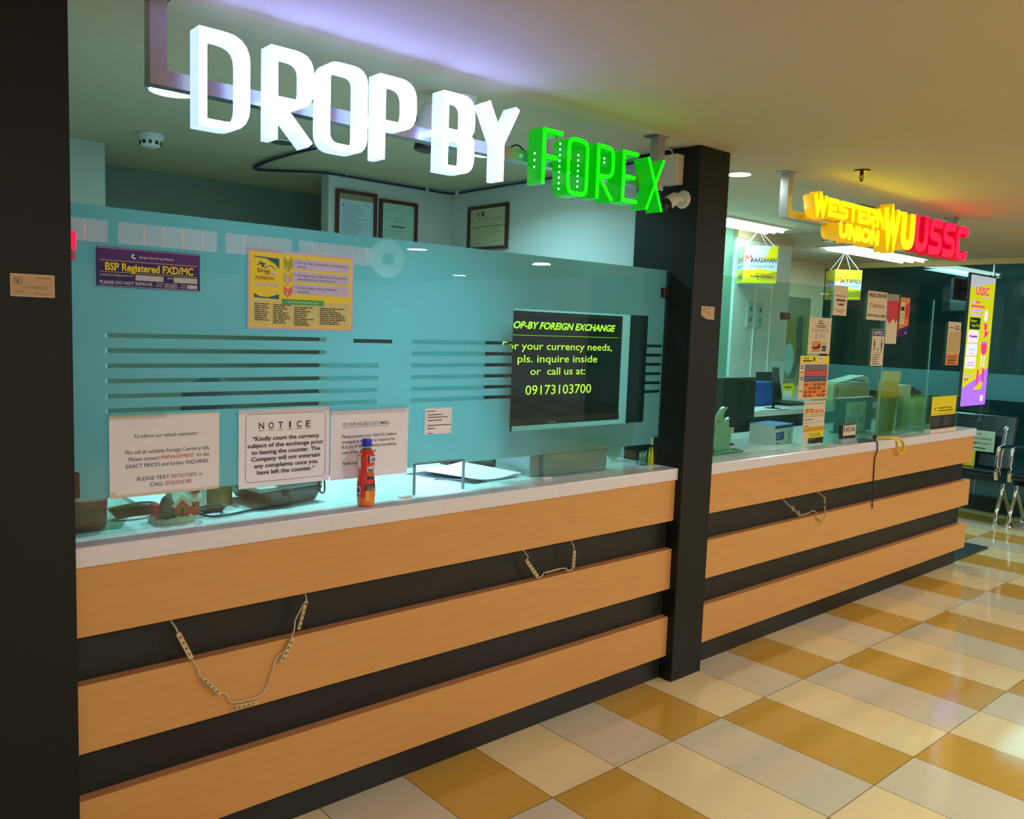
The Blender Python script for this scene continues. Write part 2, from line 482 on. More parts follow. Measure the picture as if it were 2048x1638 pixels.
mb.box(-.2445, -.2415, .446, .458, .912, 1.012, greyp); mb.box(-.0435, -.0405, .446, .458, .912, 1.012, greyp); mb.box(-.2445, -.0405, .446, .458, 1.011, 1.014, greyp)
mb.build('slot_edge', gp, label='dark polished edge of the pass-through slot')
for x in (-.31, .31):
    mb = MB(); mb.box(x, x+.045, .425, .4475, .9118, .921, whitep)
    mb.build('foot_clip', gp, bevel=.003)

# ------------------------------------------------------------------ notices on the first screen
YG = .4468
N = ink
A = lambda x, y, h, s, m=ink, al='C', **k: T(s, x, y, h, m, al, **k)
poster('notice_sheet', 'aged sheet To inform our valued customers, leftmost notice above the worktop', 'notice',
    (-1.168, YG, 1.2095), .279, .209, mat('paper_aged', (234,228,228), .5),
    [('r', 0, 0, 1, .02, paperc), ('r', 0, .965, 1, 1, paperc), ('c', .03, .95, .03, .03, paperc),
     A(.50, .28, .05, 'To inform our valued customers!', w=.58), A(.52, .475, .05, 'We sell all available Foreign Currency bills.', w=.78),
     T('Please contact', .165, .56, .05, ink, w=.27), T('MANAGEMENT', .45, .56, .05, inkr, w=.31), T('for the', .78, .56, .05, ink, w=.12),
     A(.52, .645, .05, 'EXACT PRICES and further INQUIRIES.', w=.76),
     T('PLEASE TEXT', .235, .81, .05, ink, w=.29), T('09176275875', .54, .81, .05, inkr, w=.24), T('or', .80, .81, .05, ink, w=.035),
     T('CALL', .35, .89, .05, ink, w=.12), T('(032)2545185', .485, .89, .05, inkr, w=.245)],
    tape=[(-.02,-.03,.5,.05)])
it = [('f', .07, .06, .95, .93, .0012, ink)]
for i, ch in enumerate('NOTICE'):
    x = .235+i*.103
    it += [A(x, .25, .085, ch, w=(.02 if ch == 'I' else .055), bold=.015), ('r', x-.03, .268, x+.03, .275, ink)]
for i, (s, w_) in enumerate((('“Kindly count the currency', .74), ('subject of the exchange prior', .84), ('to leaving the counter. The', .76), ('Company will not entertain', .76), ('any complaints once you', .70), ('have left the counter.”', .64))):
    it.append(A(.51, .40+i*.087, .056, s, w=w_, bold=.022))
poster('notice_sheet', 'framed NOTICE sheet in bold print asking to count the currency, second notice from the left', 'notice',
    (-.834, YG, 1.2120), .279, .2205, paper, it, tape=[(-.03,-.04,1.02,.05)])
poster('notice_sheet', 'plain sheet TO OUR VALUED CUSTOMERS partly behind the orange drink bottle', 'notice',
    (-.551, YG, 1.1985), .276, .2095, paper,
    [T('TO OUR VALUED CUSTOMERS:', .14, .225, .048, ink, w=.60, bold=.006), ('r', .14, .245, .74, .25, ink),
     T("Please present your Valid ID's before", .14, .40, .046, ink, w=.70, bold=.008), T('transacting business as required by', .14, .475, .046, ink, w=.68, bold=.008),
     T('R.A. no. 9160 Anti Money Laundering', .14, .55, .046, ink, w=.70, bold=.008), T('Law of the Philippines.', .14, .63, .046, ink, w=.44, bold=.008),
     T('Thank you.', .14, .79, .046, ink, w=.20, bold=.008)], tape=[(-.03,-.06,.97,.06)])
poster('notice_sheet', 'small square white note with tiny print, right of the TO OUR VALUED CUSTOMERS sheet', 'notice',
    (-.2105, YG, 1.1938), .108, .0855, paper,
    [('s', .03, .10, .40, .03, ink), ('s', .10, .23, .66, .035, ink), ('s', .10, .33, .84, .035, ink), ('s', .10, .45, .64, .035, ink), ('s', .10, .64, .98, .035, ink), ('s', .10, .76, .36, .035, ink), ('s', .10, .95, .30, .03, ink),
     ('g', [(.87,.22),(.90,.27),(.95,.20),(.90,.29)], inkg)])
# blue registration sticker
Wt = mat('print_white', (214,214,222), .4)
poster('registration_sticker', 'dark blue and purple sticker BSP Registered FXD/MC on the frosted glass', 'sticker',
    (-1.193, YG, 1.6255), .252, .0965, navy,
    [('r', .012, .03, .988, .38, navy2), ('r', .008, .02, .992, .032, lilac), ('r', .008, .97, .992, .982, lilac),
     ('c', .34, .20, .044, .125, mat('print_blue', (50,60,130), .4)), ('c', .34, .20, .036, .10, navy),
     ('g', [(.33,.13),(.36,.15),(.335,.19),(.35,.22),(.37,.24),(.35,.27),(.32,.22),(.325,.16)], Wt),
     T('Bangko Sentral ng Pilipinas', .40, .225, .055, Wt, w=.33, bold=.01),
     ('r', .03, .325, .97, .335, yel), ('r', .03, .615, .97, .625, yel),
     T('BSP Registered FXD/MC', .08, .575, .195, yel, w=.85, bold=.03),
     T('Certificate of Registration No.', .03, .72, .055, Wt, w=.31), ('r', .36, .66, .63, .80, mat('print_label_grey', (186,192,192), .5)),
     T('Date', .67, .715, .055, Wt, w=.05), ('r', .73, .66, .97, .80, MATS['print_label_grey']),
     T('PLEASE DO NOT REMOVE', .03, .925, .085, Wt, w=.49, bold=.012),
     T('Control', .565, .865, .045, Wt, w=.06), T('Number', .555, .93, .045, Wt, w=.07),
     ('r', .64, .835, .765, .945, Wt), ('r', .643, .845, .762, .935, navy), T('93-04584', .653, .915, .05, Wt, w=.10, bold=.01),
     T('Date', .81, .865, .045, Wt, w=.04), T('Issued', .795, .93, .045, Wt, w=.055), ('r', .865, .84, .97, .94, MATS['print_label_grey'])])
# yellow procedure poster
dk = ink
it = [('r', .02, .03, .98, .97, yel), ('r', .035, .63, .965, .945, mat('print_khaki', (214,204,130), .5)),
      ('g', [(.055,.085),(.28,.10),(.28,.23),(.24,.17),(.16,.11),(.055,.10)], teal), ('g', [(.055,.55),(.10,.585),(.18,.595),(.28,.55),(.28,.615),(.055,.605)], teal),
      T('Drop', .085, .285, .045, mat('print_maroon', (96,24,24), .5), w=.11, bold=.03), T('By', .215, .295, .035, Wt, w=.045, bold=.03), ('r', .14, .30, .25, .306, ink),
      T('FOREIGN', .065, .375, .042, inkr, w=.17, bold=.025, shear=.2), T('EXCHANGE', .06, .455, .042, lilac, w=.21, bold=.03, shear=.2),
      ('g', [(.32,.06),(.36,.12),(.40,.06),(.40,.20),(.36,.26),(.32,.20)], mat('print_olive', (170,170,30), .5)), T('1', .352, .225, .045, Wt, bold=.02),
      ('g', [(.32,.25),(.36,.31),(.40,.25),(.40,.37),(.36,.43),(.32,.37)], mat('print_tan', (206,176,110), .5)), T('2', .345, .385, .045, Wt, bold=.02),
      ('g', [(.32,.43),(.36,.48),(.40,.43),(.40,.53),(.36,.59),(.32,.53)], pinkr), T('3', .345, .55, .045, Wt, bold=.02),
      ('r', .405, .085, .955, .215, lilac), ('r', .405, .245, .955, .375, lilac), ('r', .405, .405, .955, .535, lilac),
      T('• Fill up the Customer Information', .42, .145, .034, dk, w=.52), T('Sheet', .45, .195, .034, dk, w=.08),
      T('• Present one valid-photo bearing', .42, .305, .034, dk, w=.51), T('identification document.', .45, .355, .034, dk, w=.37),
      T('• Count your money before', .42, .465, .034, dk, w=.41), T('leaving', .45, .515, .034, dk, w=.11),
      ('r', .305, .605, .705, .675, greenp), ('s', .36, .632, .65, .018, mat('print_light_green', (150,200,140), .5))]
for x0, x1, n, y0 in ((.06,.20,9,.675), (.225,.39,10,.68), (.42,.63,10,.70), (.665,.94,9,.70)):
    for i in range(n): it.append(('s', x0, y0+i*.0255, x0+(x1-x0)*random.uniform(.5, 1), .011, ink))
pp = poster('procedure_poster', 'laminated yellow poster Drop By Foreign Exchange with three numbered steps', 'poster',
    (-.811, YG, 1.654), .328, .218, mat('paper_lilac', (206,186,206), .4), it, tape=[(-.02,-.03,.3,.03), (.6,-.03,1.02,.03)])
mb = MB()
def P2(x, y): return (-.811+x*.328, 1.654-y*.218)
for a in range(5):
    th = math.radians(120-a*22); p = P2(.13, .225)
    mb.ribbon([p, (p[0]+.008*math.cos(th)*1.2, p[1]+.012), (p[0]-.006-.003*a, p[1]+.020-.0035*a)], .0013, YG-.0012, YG-.0007, teal)
mb.ribbon([P2(.14,.235), P2(.18,.20), P2(.21,.20), P2(.245,.235)], .002, YG-.0012, YG-.0007, teal)
mb.build('palm_logo', pp)

# stickers on the pillars
mb_it = [('r', .015, .03, .985, .97, mat('sticker_tan', (196,160,118), .6)), ('c', .17, .32, .10, .16, inkg), ('c', .17, .32, .08, .13, MATS['sticker_tan']), ('r', .14, .26, .20, .40, inkg),
         T('TAX MAPPED', .24, .66, .13, inkg, w=.60), ('s', .60, .14, .92, .05, mat('ink_faded', (150,118,88), .6)), ('s', .10, .76, .32, .05, MATS['ink_faded']), ('s', .55, .84, .92, .05, MATS['ink_faded'])]
poster('tax_sticker', 'faded tan sticker TAX MAPPED on the black pillar at the left edge', 'sticker', (-1.398, .3232, 1.543), .086, .049, mat('sticker_edge', (226,200,160), .5), mb_it)
poster('torn_sticker', 'small torn tan sticker on the black pillar between the counters', 'sticker', (1.066, .3232, 1.580), .089, .052, MATS['sticker_edge'],
    [('r', .03, .04, .97, .94, MATS['sticker_tan']), ('c', .18, .28, .05, .16, MATS['ink_faded']), ('s', .40, .52, .75, .05, MATS['ink_faded']), ('g', [(-.01,.72),(.35,.97),(.7,1.01),(-.01,1.01)], black)])

# ------------------------------------------------------------------ overhead signs
def rp(pts, rad, closed=True, n=5):
    """rounded poly-line; rad scalar or list"""
    out = []; N_ = len(pts)
    for i, p in enumerate(pts):
        r = rad[i] if isinstance(rad, (list, tuple)) else rad
        if (not closed and i in (0, N_-1)) or r <= 0: out.append(p); continue
        a = V(pts[i-1]); b = V(p); c = V(pts[(i+1) % N_])
        d1 = (a-b); d2 = (c-b); r1 = min(r, d1.length*.5, d2.length*.5)
        s_ = b+d1.normalized()*r1; e_ = b+d2.normalized()*r1
        for k in range(n+1):
            t = k/n; q = s_*(1-t)**2+b*2*t*(1-t)+e_*t*t; out.append((q.x, q.y))
    return out
def glyph(ch, x0, x1, z0, z1, w):
    """strokes of a letter whose OUTER box is x0..x1, z0..z1"""
    a, b, c, d = x0+w/2, x1-w/2, z0+w/2, z1-w/2; W_ = b-a; H = d-c; m = c+H*.5
    if ch == 'D': return [(rp([(a,c),(a,d),(b,d),(b,c)], [0,0,W_*.9,W_*.9]), True)]
    if ch == 'O': return [(rp([(a,c),(a,d),(b,d),(b,c)], W_*.32), True)]
    if ch == 'P': m = c+H*.42; return [(rp([(a,m),(a,d),(b,d),(b,m)], [0,0,W_*.45,W_*.45]), True), ([(a,z0),(a,m)], False)]
    if ch == 'R': m = c+H*.42; return [(rp([(a,m),(a,d),(b,d),(b,m)], [0,0,W_*.42,W_*.42]), True), ([(a,z0),(a,m)], False), ([(a+w*.3,m),(b,z0)], False)]
    if ch == 'B': return [(rp([(a,m),(a,d),(b,d),(b,m)], [0,0,W_*.4,W_*.3]), True), (rp([(a,c),(a,m),(b,m),(b,c)], [0,0,W_*.3,W_*.4]), True)]
    if ch == 'Y': return [([(a,z1),((a+b)/2,m)], False), ([(b,z1),((a+b)/2,m)], False), ([((a+b)/2,m+w*.3),((a+b)/2,z0)], False)]
    if ch == 'F': return [([(x1,d),(a,d),(a,z0)], False), ([(a,m),(x1-W_*.25,m)], False)]
    if ch == 'E': return [([(x1,d),(a,d),(a,c),(x1,c)], False), ([(a,m),(x1-W_*.2,m)], False)]
    if ch == 'X': return [([(a,z0),(b,z1)], False), ([(a,z1),(b,z0)], False)]
    if ch == 'U': return [(rp([(a,z1),(a,c),(b,c),(b,z1)], [0,W_*.5,W_*.5,0], False), False)]
    if ch == 'S': return [(rp([(x1,d),(a,d),(a,m),(b,m),(b,c),(x0,c)], [0]+[W_*.45]*4+[0], False), False)]
    if ch == 'C': return [(rp([(b,d-H*.22),(b,d),(a,d),(a,c),(b,c),(b,c+H*.22)], [0]+[W_*.42]*4+[0], False), False)]
    if ch == 'W': return [([(a,z1),(a+W_*.27,c),(a+W_*.5,z1-H*.2),(a+W_*.73,c),(b,z1)], False)]
    if ch == 'T': return [([(x0,d),(x1,d)], False), ([((a+b)/2,d),((a+b)/2,z0)], False)]
    if ch == 'N': return [([(a,z0),(a,z1)], False), ([(a,z1),(b,z0)], False), ([(b,z0),(b,z1)], False)]
    if ch == 'I': return [([((a+b)/2,z0),((a+b)/2,z1)], False)]
    if ch == '/': return [([(a,z1),(b,z0)], False)]
    return []
def letter(sign, ch, x0, x1, z0, z1, w, yf, yb, face, side, lab=None):
    g = glyph(ch, x0, x1, z0, z1, w)
    mb = MB()
    for p, cl in g: mb.ribbon(p, w, yf+.004, yb, side, cl)
    o = mb.build('letter', sign, label=lab)
    mb = MB()
    for i, (p, cl) in enumerate(g): mb.ribbon(p, w-.003, yf-.0003*i, yf+.0035, face, cl)
    mb.build('face', o)
    return o
def frame(sign, x0, x1, xr0=None):
    bx('frame_post', x0, x0+.040, .345, .385, 2.008, ZC, steel, sign)
    bx('frame_post', x1-.040, x1, .345, .385, 2.008, ZC, steel, sign)
    bx('frame_bar', x0+.040, x1-.040, .346, .384, 2.008, 2.045, steel, sign)
    for x in (x0+.02, x1-.02): bx('ceiling_plate', x-.05, x+.03, .335, .395, ZC-.004, ZC, steel, sign)
sg = thing('hanging_sign', 'hanging illuminated sign DROP BY in white and FOREX in green letters', 'sign', (-.15, .34, 1.9))
frame(sg, -1.097, .807)
for ch, a, b in (('D',-1.003,-.876),('R',-.822,-.703),('O',-.674,-.541),('P',-.503,-.380),('B',-.285,-.167),('Y',-.128,.012)):
    letter(sg, ch, a, b, 1.920, 2.150, .0195, .285, .346, L_face, L_side)
leds = []
for ch, a, b, z0, z1 in (('F',.105,.195,1.934,2.113),('O',.219,.322,1.915,2.106),('R',.362,.452,1.920,2.106),('E',.494,.578,1.925,2.106),('X',.628,.727,1.915,2.100)):
    o = letter(sg, ch, a, b, z0, z1, .0145 if ch != 'X' else .011, .275, .346, G_face, G_side)
    dots = {'F': [(a-.001, 1.99+.022*i) for i in range(3)], 'O': [(a-.001, 1.935+.0185*i) for i in range(9)]+[(b-.0155, 1.937+.0175*i) for i in range(8)],
            'R': [(b-.0155, 2.055+.014*i) for i in range(3)], 'E': [], 'X': [(a+.05, 2.0), (a+.05, 2.012)]}[ch]
    for (x, z) in dots:
        MB().sphere((x, .312, z), .0038, led, 8, (.5, 1, 1)).build('led_dot', o)
mb = MB()
mb.tube([(.03,.352,2.044),(.06,.35,2.058),(.09,.35,2.045),(.105,.352,2.03)], .003, blackpl, smoothn=5)
mb.tube([(-.345,.36,2.045),(-.33,.36,2.075),(-.36,.37,2.06)], .004, blackpl, smoothn=5)
mb.build('sign_wiring', sg)
s2 = thing('hanging_sign', 'hanging illuminated sign with yellow Western Union letters and red USSC letters', 'sign', (2.6, .34, 1.95))
frame(s2, 1.690, 3.572)
x = 1.800
for ch, w_ in zip('WESTERN', (.13,.088,.092,.088,.088,.095,.098)):
    letter(s2, ch, x, x+w_, 2.036, 2.122, .024, .275, .335, Y_face, Y_side); x += w_+.006
x = 2.050
for ch, w_ in zip('UNION', (.085,.085,.03,.09,.085)):
    letter(s2, ch, x, x+w_, 1.948, 2.020, .023, .275, .372, Y_face, Y_side); x += w_+.007
letter(s2, 'W', 2.468, 2.655, 1.958, 2.140, .040, .262, .335, Y_face, Y_side)
letter(s2, 'U', 2.672, 2.825, 1.950, 2.140, .050, .262, .335, Y_face, Y_side)
x = 2.845
for ch in 'USSC':
    letter(s2, ch, x, x+.165, 1.955, 2.150, .046, .268, .340, R_face, R_side); x += .183
MB().tube([(3.575,.36,2.12),(3.64,.37,2.09),(3.62,.37,2.04),(3.59,.37,2.05),(3.60,.36,2.10)], .005, blackpl, smoothn=6).build('sign_wiring', s2)

# ------------------------------------------------------------------ ceiling fixtures
def downlight(x, y, r, m, label, lit=True, grp=None):
    t = thing('ceiling_downlight', label, 'ceiling light', (x, y, ZC-.006), grp)
    MB().lathe((x,y,ZC-.006), [(r, 0), (r+.012, .001), (r+.012, .0055), (r, .0055)], whitep, 28, cap=False).build('rim', t)
    MB().lathe((x,y,ZC-.0045), [(r, 0), (r, .003)], m, 28).build('lens', t)
    return t
downlight(-.756, 1.172, .075, lampw, 'lit round ceiling light behind the left end of the white sign')
downlight(.561, 1.154, .045, lampw, 'lit round ceiling light seen beside the stem of the white letter Y')
downlight(1.602, .55, .052, lampw, 'lit round ceiling light just right of the black pillar top')
downlight(4.875, 1.722, .09, mat('lamp_off', (70,84,76), .6), 'unlit round ceiling light above the second hanging promo box')
downlight(-.144, 1.626, .05, MATS['lamp_off'], 'unlit flush ceiling disc behind the leg of the white letter R')
for i, (x, y, r) in enumerate(((.07,-4.46,.07),(1.34,-4.36,.10),(3.05,-4.35,.10),(-1.7,-4.4,.09),(5.85,-7.3,.10),(5.82,-9.2,.10),(4.8,-4.4,.09),(-3.4,-4.4,.09),(-1.6,-2.5,.09),(1.1,-2.5,.09),(3.7,-2.3,.09),(5.7,-1.8,.09))):  # nearer row is unseen, added to match the hall area lights
    downlight(x, y, r, lamph, 'one of the round hallway ceiling lights, some mirrored in the glass, some added as fill', grp='hallway ceiling lights')
def troffer(name, label, x0, x1, y0, y1, z=ZC, n=3, m=lampt):
    t = thing(name, label, 'ceiling light', ((x0+x1)/2, (y0+y1)/2, z-.012))
    mb = MB()
    mb.box(x0-.02, x1+.02, y0-.02, y0, z-.012, z, whitep); mb.box(x0-.02, x1+.02, y1, y1+.02, z-.012, z, whitep)
    mb.box(x0-.02, x0, y0, y1, z-.012, z, whitep); mb.box(x1, x1+.02, y0, y1, z-.012, z, whitep)
    mb.build('frame', t)
    bx('reflector', x0, x1, y0, y1, z-.004, z-.001, mat('reflector', (214,226,222), .2, .6), t)
    for i in range(n):
        y = y0+(y1-y0)*(i+.5)/n
        MB().cyl((x0+.02, y, z-.020), (x1-.02, y, z-.020), .013, m, 10).build('tube', t)
    mb = MB()
    k = int((x1-x0)/.09)
    for i in range(1, k): mb.box(x0+(x1-x0)*i/k-.001, x0+(x1-x0)*i/k+.001, y0, y1, z-.010, z-.004, chrome)
    mb.build('louver', t)
    return t
troffer('recessed_troffer', 'long lit louvred ceiling light above the first hanging promo box', 2.25, 3.48, 1.41, 1.60)
troffer('recessed_troffer', 'long lit ceiling light behind the red sign letters', 4.62, 6.02, 1.52, 1.80)
troffer('recessed_troffer', 'lit ceiling light outside behind the glass wall, beside the second promo box', 7.6, 8.6, 2.4, 2.7, 2.78, 2)
troffer('recessed_troffer', 'bluish lit ceiling grid outside above the tall banner', 7.6, 9.2, 1.25, 1.75, 2.62, 3, emit('tube_blue', (.25,.8,.95), 1.6))
bx('lamp_housing', 7.55, 9.25, 1.2, 2.75, 2.79, 2.83, MATS['ceiling_dark'], label='dark plate holding the outside ceiling lights', cat='ceiling panel')
def smoke(x, y, label):
    t = thing('smoke_detector', label, 'smoke detector', (x, y, ZC-.055))
    MB().lathe((x,y,ZC-.055), [(.028,0),(.038,.006),(.042,.026),(.052,.034),(.053,.054)], whitep, 28).build('housing', t)
    mb = MB()
    for i in range(10):
        a = 2*PI*i/10; M = Matrix.Translation((x+.0405*math.cos(a), y+.0405*math.sin(a), ZC-.039))@Matrix.Rotation(a, 4, 'Z')
        mb.box(-.002, .002, -.0055, .0055, -.007, .007, blackpl, M)
    mb.build('vent_slot', t, label='black vent slots')
smoke(-.585, 1.93, 'white smoke detector on the ceiling left of the white sign')
smoke(3.95, 1.36, 'white smoke detector on the ceiling behind the yellow sign')
# sprinkler
t = thing('fire_sprinkler', 'dark metal fire sprinkler on the ceiling above the yellow sign', 'sprinkler', (1.86, .09, ZC-.05))
bronze = mat('bronze', (84,52,30), .35, .9)
MB().lathe((1.86,.09,ZC-.006), [(.030,0),(.036,.003),(.036,.006)], bronze, 20).build('escutcheon', t)
mb = MB(); mb.cyl((1.86,.09,ZC-.02),(1.86,.09,ZC-.004),.008,bronze)
for s_ in (-1, 1): mb.tube([(1.86+s_*.006,.09,ZC-.018),(1.86+s_*.016,.09,ZC-.028),(1.86+s_*.010,.09,ZC-.042),(1.86,.09,ZC-.050)], .0022, bronze, smoothn=4)
mb.cyl((1.86,.09,ZC-.048),(1.86,.09,ZC-.018),.002,redp)
mb.build('frame', t); MB().lathe((1.86,.09,ZC-.053), [(.016,0),(.016,.0015)], bronze, 12).build('deflector', t)
# vent
t = thing('ceiling_vent', 'small dark slotted vent in the ceiling above the yellow letters', 'vent', (2.84, .56, ZC-.004))
bx('backing', 2.72, 2.96, .52, .60, ZC-.003, ZC, ceilm, t)
for i in range(7): bx('slot', 2.73+i*.033, 2.75+i*.033, .525, .595, ZC-.005, ZC-.003, blackpl, t)
# cylinder spotlight
t = thing('cylinder_spotlight', 'white cylinder spotlight hanging from the ceiling behind the white letter B', 'spotlight', (-.15, .55, 2.0))
MB().lathe((-.05,.50,ZC-.012), [(.042,0),(.046,.006),(.046,.012)], whitep, 28).build('canopy', t)
MB().lathe((-.168,.55,2.055), [(.030,0),(.032,.002),(.032,.115),(.028,.12)], whitep, 28, (.18,-.05,1)).build('barrel', t)
MB().lathe((-.172,.551,2.028), [(.022,0),(.030,.0),(.030,.027)], blackpl, 28, (.18,-.05,1)).build('snoot', t)
MB().cyl((-.148,.545,2.17),(-.05,.50,2.205),.008,whitep).build('arm', t)
# ceiling cable
mb = MB()
cab = [(-.02,1.60),(-.03,1.85),(-.02,2.12),(.03,2.28),(.15,2.20),(.30,2.082),(.60,2.080),(.90,2.082),(1.085,2.078),(1.095,1.90),(1.092,1.45),(1.09,1.0),(1.05,.66)]
mb.tube([(x,y,ZC-.014) for x, y in cab], .006, mat('cable_blue', (26,44,78), .5), smoothn=4)
mb.tube([(x+.012,y-.014,ZC-.012) for x, y in cab[:6]], .0045, MATS['cable_blue'], smoothn=4)
o = mb.build('cable', label='dark blue cable clipped along the ceiling edge above the framed certificates', cat='cable', loc=(.5,2,ZC-.02))
for x, y in ((.92,2.078),(1.092,2.03),(1.085,1.40),(.42,2.08)):
    bx('cable_clip', x-.006, x+.006, y-.010, y+.010, ZC-.022, ZC-.001, whitep, o)

# ------------------------------------------------------------------ pillar devices
t = thing('junction_box', 'plain white junction box high on the side of the black pillar', 'junction box', (.975, .442, 2.063))
bx('cover', .955, 1.0019, .402, .484, 2.064, 2.182, mat('plastic_cream', (220,206,188), .45), t, bevel=.003)
MB().tube([(.975,.50,2.205),(.972,.47,2.212),(.972,.445,2.20),(.975,.44,2.18)], .003, whitep, smoothn=5).build('cable', t)
t = thing('security_camera', 'white bullet security camera with black face on the side of the black pillar', 'camera', (.95, .40, 1.96))
MB().lathe((1.0018,.395,2.005), [(.036,0),(.037,.006),(.030,.012)], whitep, 28, (-1,0,0)).build('base_plate', t)
MB().cyl((.992,.395,2.005),(.962,.400,2.008),.012,whitep).build('arm', t)
ax = V((-.88,-.04,-.46)).normalized(); c0 = V((.965,.405,2.008))
MB().lathe(c0-ax*.005, [(.010,0),(.022,.004),(.026,.014),(.027,.095)], whitep, 28, ax).build('body', t)
o = MB().lathe(c0+ax*.072, [(.0275,0),(.0295,.002),(.0295,.044),(.026,.046),(.024,.040)], blackpl, 28, ax).build('hood', t)
MB().lathe(c0+ax*.111, [(.011,0),(.011,.004),(.006,.007)], mat('lens_dark', (8,8,10), .05), 20, ax).build('lens', t)
q = ax.to_track_quat('Z','Y')
mb = MB()
for i in range(12):
    a = 2*PI*i/12; mb.sphere(c0+ax*.113+q@V((.019*math.cos(a), .019*math.sin(a), 0)), .0016, whitep, 6)
mb.build('infrared_led', t)
t = thing('strobe_light', 'small red alarm strobe beside the left black pillar', 'alarm light', (-1.25, .44, 1.60))
bx('red_lens', -1.276, -1.240, .428, .4475, 1.612, 1.655, emit('strobe_red', (1,.0,.05), .6, (200,0,20)), t, bevel=.004)
bx('holder', -1.276, -1.242, .430, .4475, 1.586, 1.610, mat('plastic_red', (190,90,100), .3), t, bevel=.003)

# ------------------------------------------------------------------ led strings hanging on the boards
wirem = mat('wire_cream', (206,190,158), .5); modm = mat('led_module_cream', (206,184,130), .45); chipm = mat('led_chip', (120,96,50), .3)
def led_string(label, pts, mods, y=.350):
    t = thing('led_string', label, 'light string', (pts[0][0], y, min(p[1] for p in pts)))
    MB().tube([(p[0], y+(p[2] if len(p) > 2 else 0), p[1]) for p in pts], .0022, wirem, smoothn=4, seg=6).build('wire', t)
    for (x0, z0, x1, z1, w) in mods:
        d = V((x1-x0, 0, z1-z0)); L_ = d.length; a = math.atan2(d.z, d.x)
        M = Matrix.Translation((x0, y-.004, z0))@Matrix.Rotation(-a, 4, 'Y')
        mb = MB(); mb.box(0, L_, -.003, .003, -w/2, w/2, modm, M)
        o = mb.build('led_module', t, bevel=.001)
        mb = MB()
        for k in range(4): mb.box(L_*(k+.7)/4.6-.003, L_*(k+.7)/4.6+.003, -.0042, -.003, -w*.22, w*.22, chipm, M)
        mb.build('led_chip', o)
led_string('long drooping string of cream light modules at the left of the first counter',
    [(-1.048,.689,.03),(-1.040,.668),(-1.033,.650),(-1.000,.577),(-.985,.55),(-.975,.520),(-.93,.470),(-.905,.455),(-.892,.428),(-.82,.425),(-.795,.44),(-.775,.49),(-.765,.52),(-.735,.545),(-.712,.59),(-.708,.62),(-.69,.65),(-.675,.67),(-.672,.66),(-.664,.689,.03)],
    [(-1.036,.655,-1.002,.580,.013),(-.972,.520,-.925,.462,.010),(-.884,.414,-.822,.412,.009),(-.752,.510,-.716,.572,.013),(-.700,.592,-.680,.660,.009)])
led_string('short string of three cream light modules at the right of the first counter',
    [(.174,.689,.03),(.178,.665),(.172,.655),(.171,.648),(.222,.583),(.25,.585),(.258,.594),(.27,.594),(.36,.594),(.38,.582),(.402,.586),(.408,.648),(.408,.664),(.415,.689,.03)],
    [(.170,.650,.224,.588,.012),(.262,.594,.330,.5965,.006),(.404,.590,.407,.652,.013)])
led_string('tangled cream wire with small modules on the right counter',
    [(1.870,.689,.03),(1.872,.665),(1.905,.645),(1.925,.637),(1.975,.605),(2.00,.590),(2.08,.592),(2.13,.598),(2.16,.585),(2.165,.565),(2.23,.535),(2.255,.545),(2.262,.57),(2.24,.595),(2.238,.63),(2.23,.655),(2.20,.689,.03)],
    [(1.920,.642,1.934,.626,.016),(1.973,.612,1.988,.596,.018),(2.238,.592,2.238,.608,.012),(2.232,.640,2.228,.658,.012),(2.17,.556,2.225,.530,.005)])

# ------------------------------------------------------------------ first booth, on and behind the worktop
ZT = .9119
# drink bottle
bt = thing('drink_bottle', 'small orange-red juice bottle with blue cap standing on the white worktop', 'bottle', (-.455, .400, ZT))
BP = [(.0,.0),(.022,.001),(.0255,.004),(.0262,.012),(.0285,.035),(.0288,.055),(.0270,.078),(.0232,.100),(.0228,.110),(.0245,.125),(.0262,.142),(.0250,.155),(.0200,.166),(.0150,.173)]
bc = V((-.455, .400, ZT))
red_b = mat('bottle_red', (226,52,40), .15, coat=.5); org_b = mat('bottle_orange', (240,132,30), .2, noise=.25, nscale=60, coat=.5); clear_b = MATS['clear_plastic']
MB().lathe(bc, BP[1:], red_b, 32).build('body', bt)
MB().lathe(bc, [(.0150,.173),(.0135,.177),(.0135,.184)], clear_b, 24).build('neck', bt)
MB().lathe(bc, [(.0142,.182),(.0146,.184),(.0146,.201),(.0132,.2045)], mat('cap_blue', (30,56,196), .3), 32).build('cap', bt)
def rad_at(z):
    for (r0, z0), (r1, z1) in zip(BP, BP[1:]):
        if z0 <= z <= z1 and z1 > z0: return r0+(r1-r0)*(z-z0)/(z1-z0)
    return .02
def wrap(mb, a0, a1, z0, z1, m, k=.0004, skew=0.0):
    n = max(2, int((a1-a0)/8)); q = 4
    vs = []
    for j in range(q+1):
        z = z0+(z1-z0)*j/q
        for i in range(n+1):
            a = math.radians(-121+a0+(a1-a0)*i/n); zz = z+skew*(i/n); r = rad_at(min(max(zz, .001), .17))+k
            vs.append(bc+V((r*math.cos(a), r*math.sin(a), zz)))
    fs = [(j*(n+1)+i, j*(n+1)+i+1, (j+1)*(n+1)+i+1, (j+1)*(n+1)+i) for j in range(q) for i in range(n)]
    mb.add(vs, fs, m, True)
mb = MB()
wrap(mb, -50, 100, .004, .030, org_b); wrap(mb, -5, 100, .030, .048, org_b, .0005); wrap(mb, -75, -40, .118, .162, whitep, .0006)
wrap(mb, -64, -34, .040, .062, whitep, .0006); wrap(mb, -58, -40, .043, .059, navy, .0009)
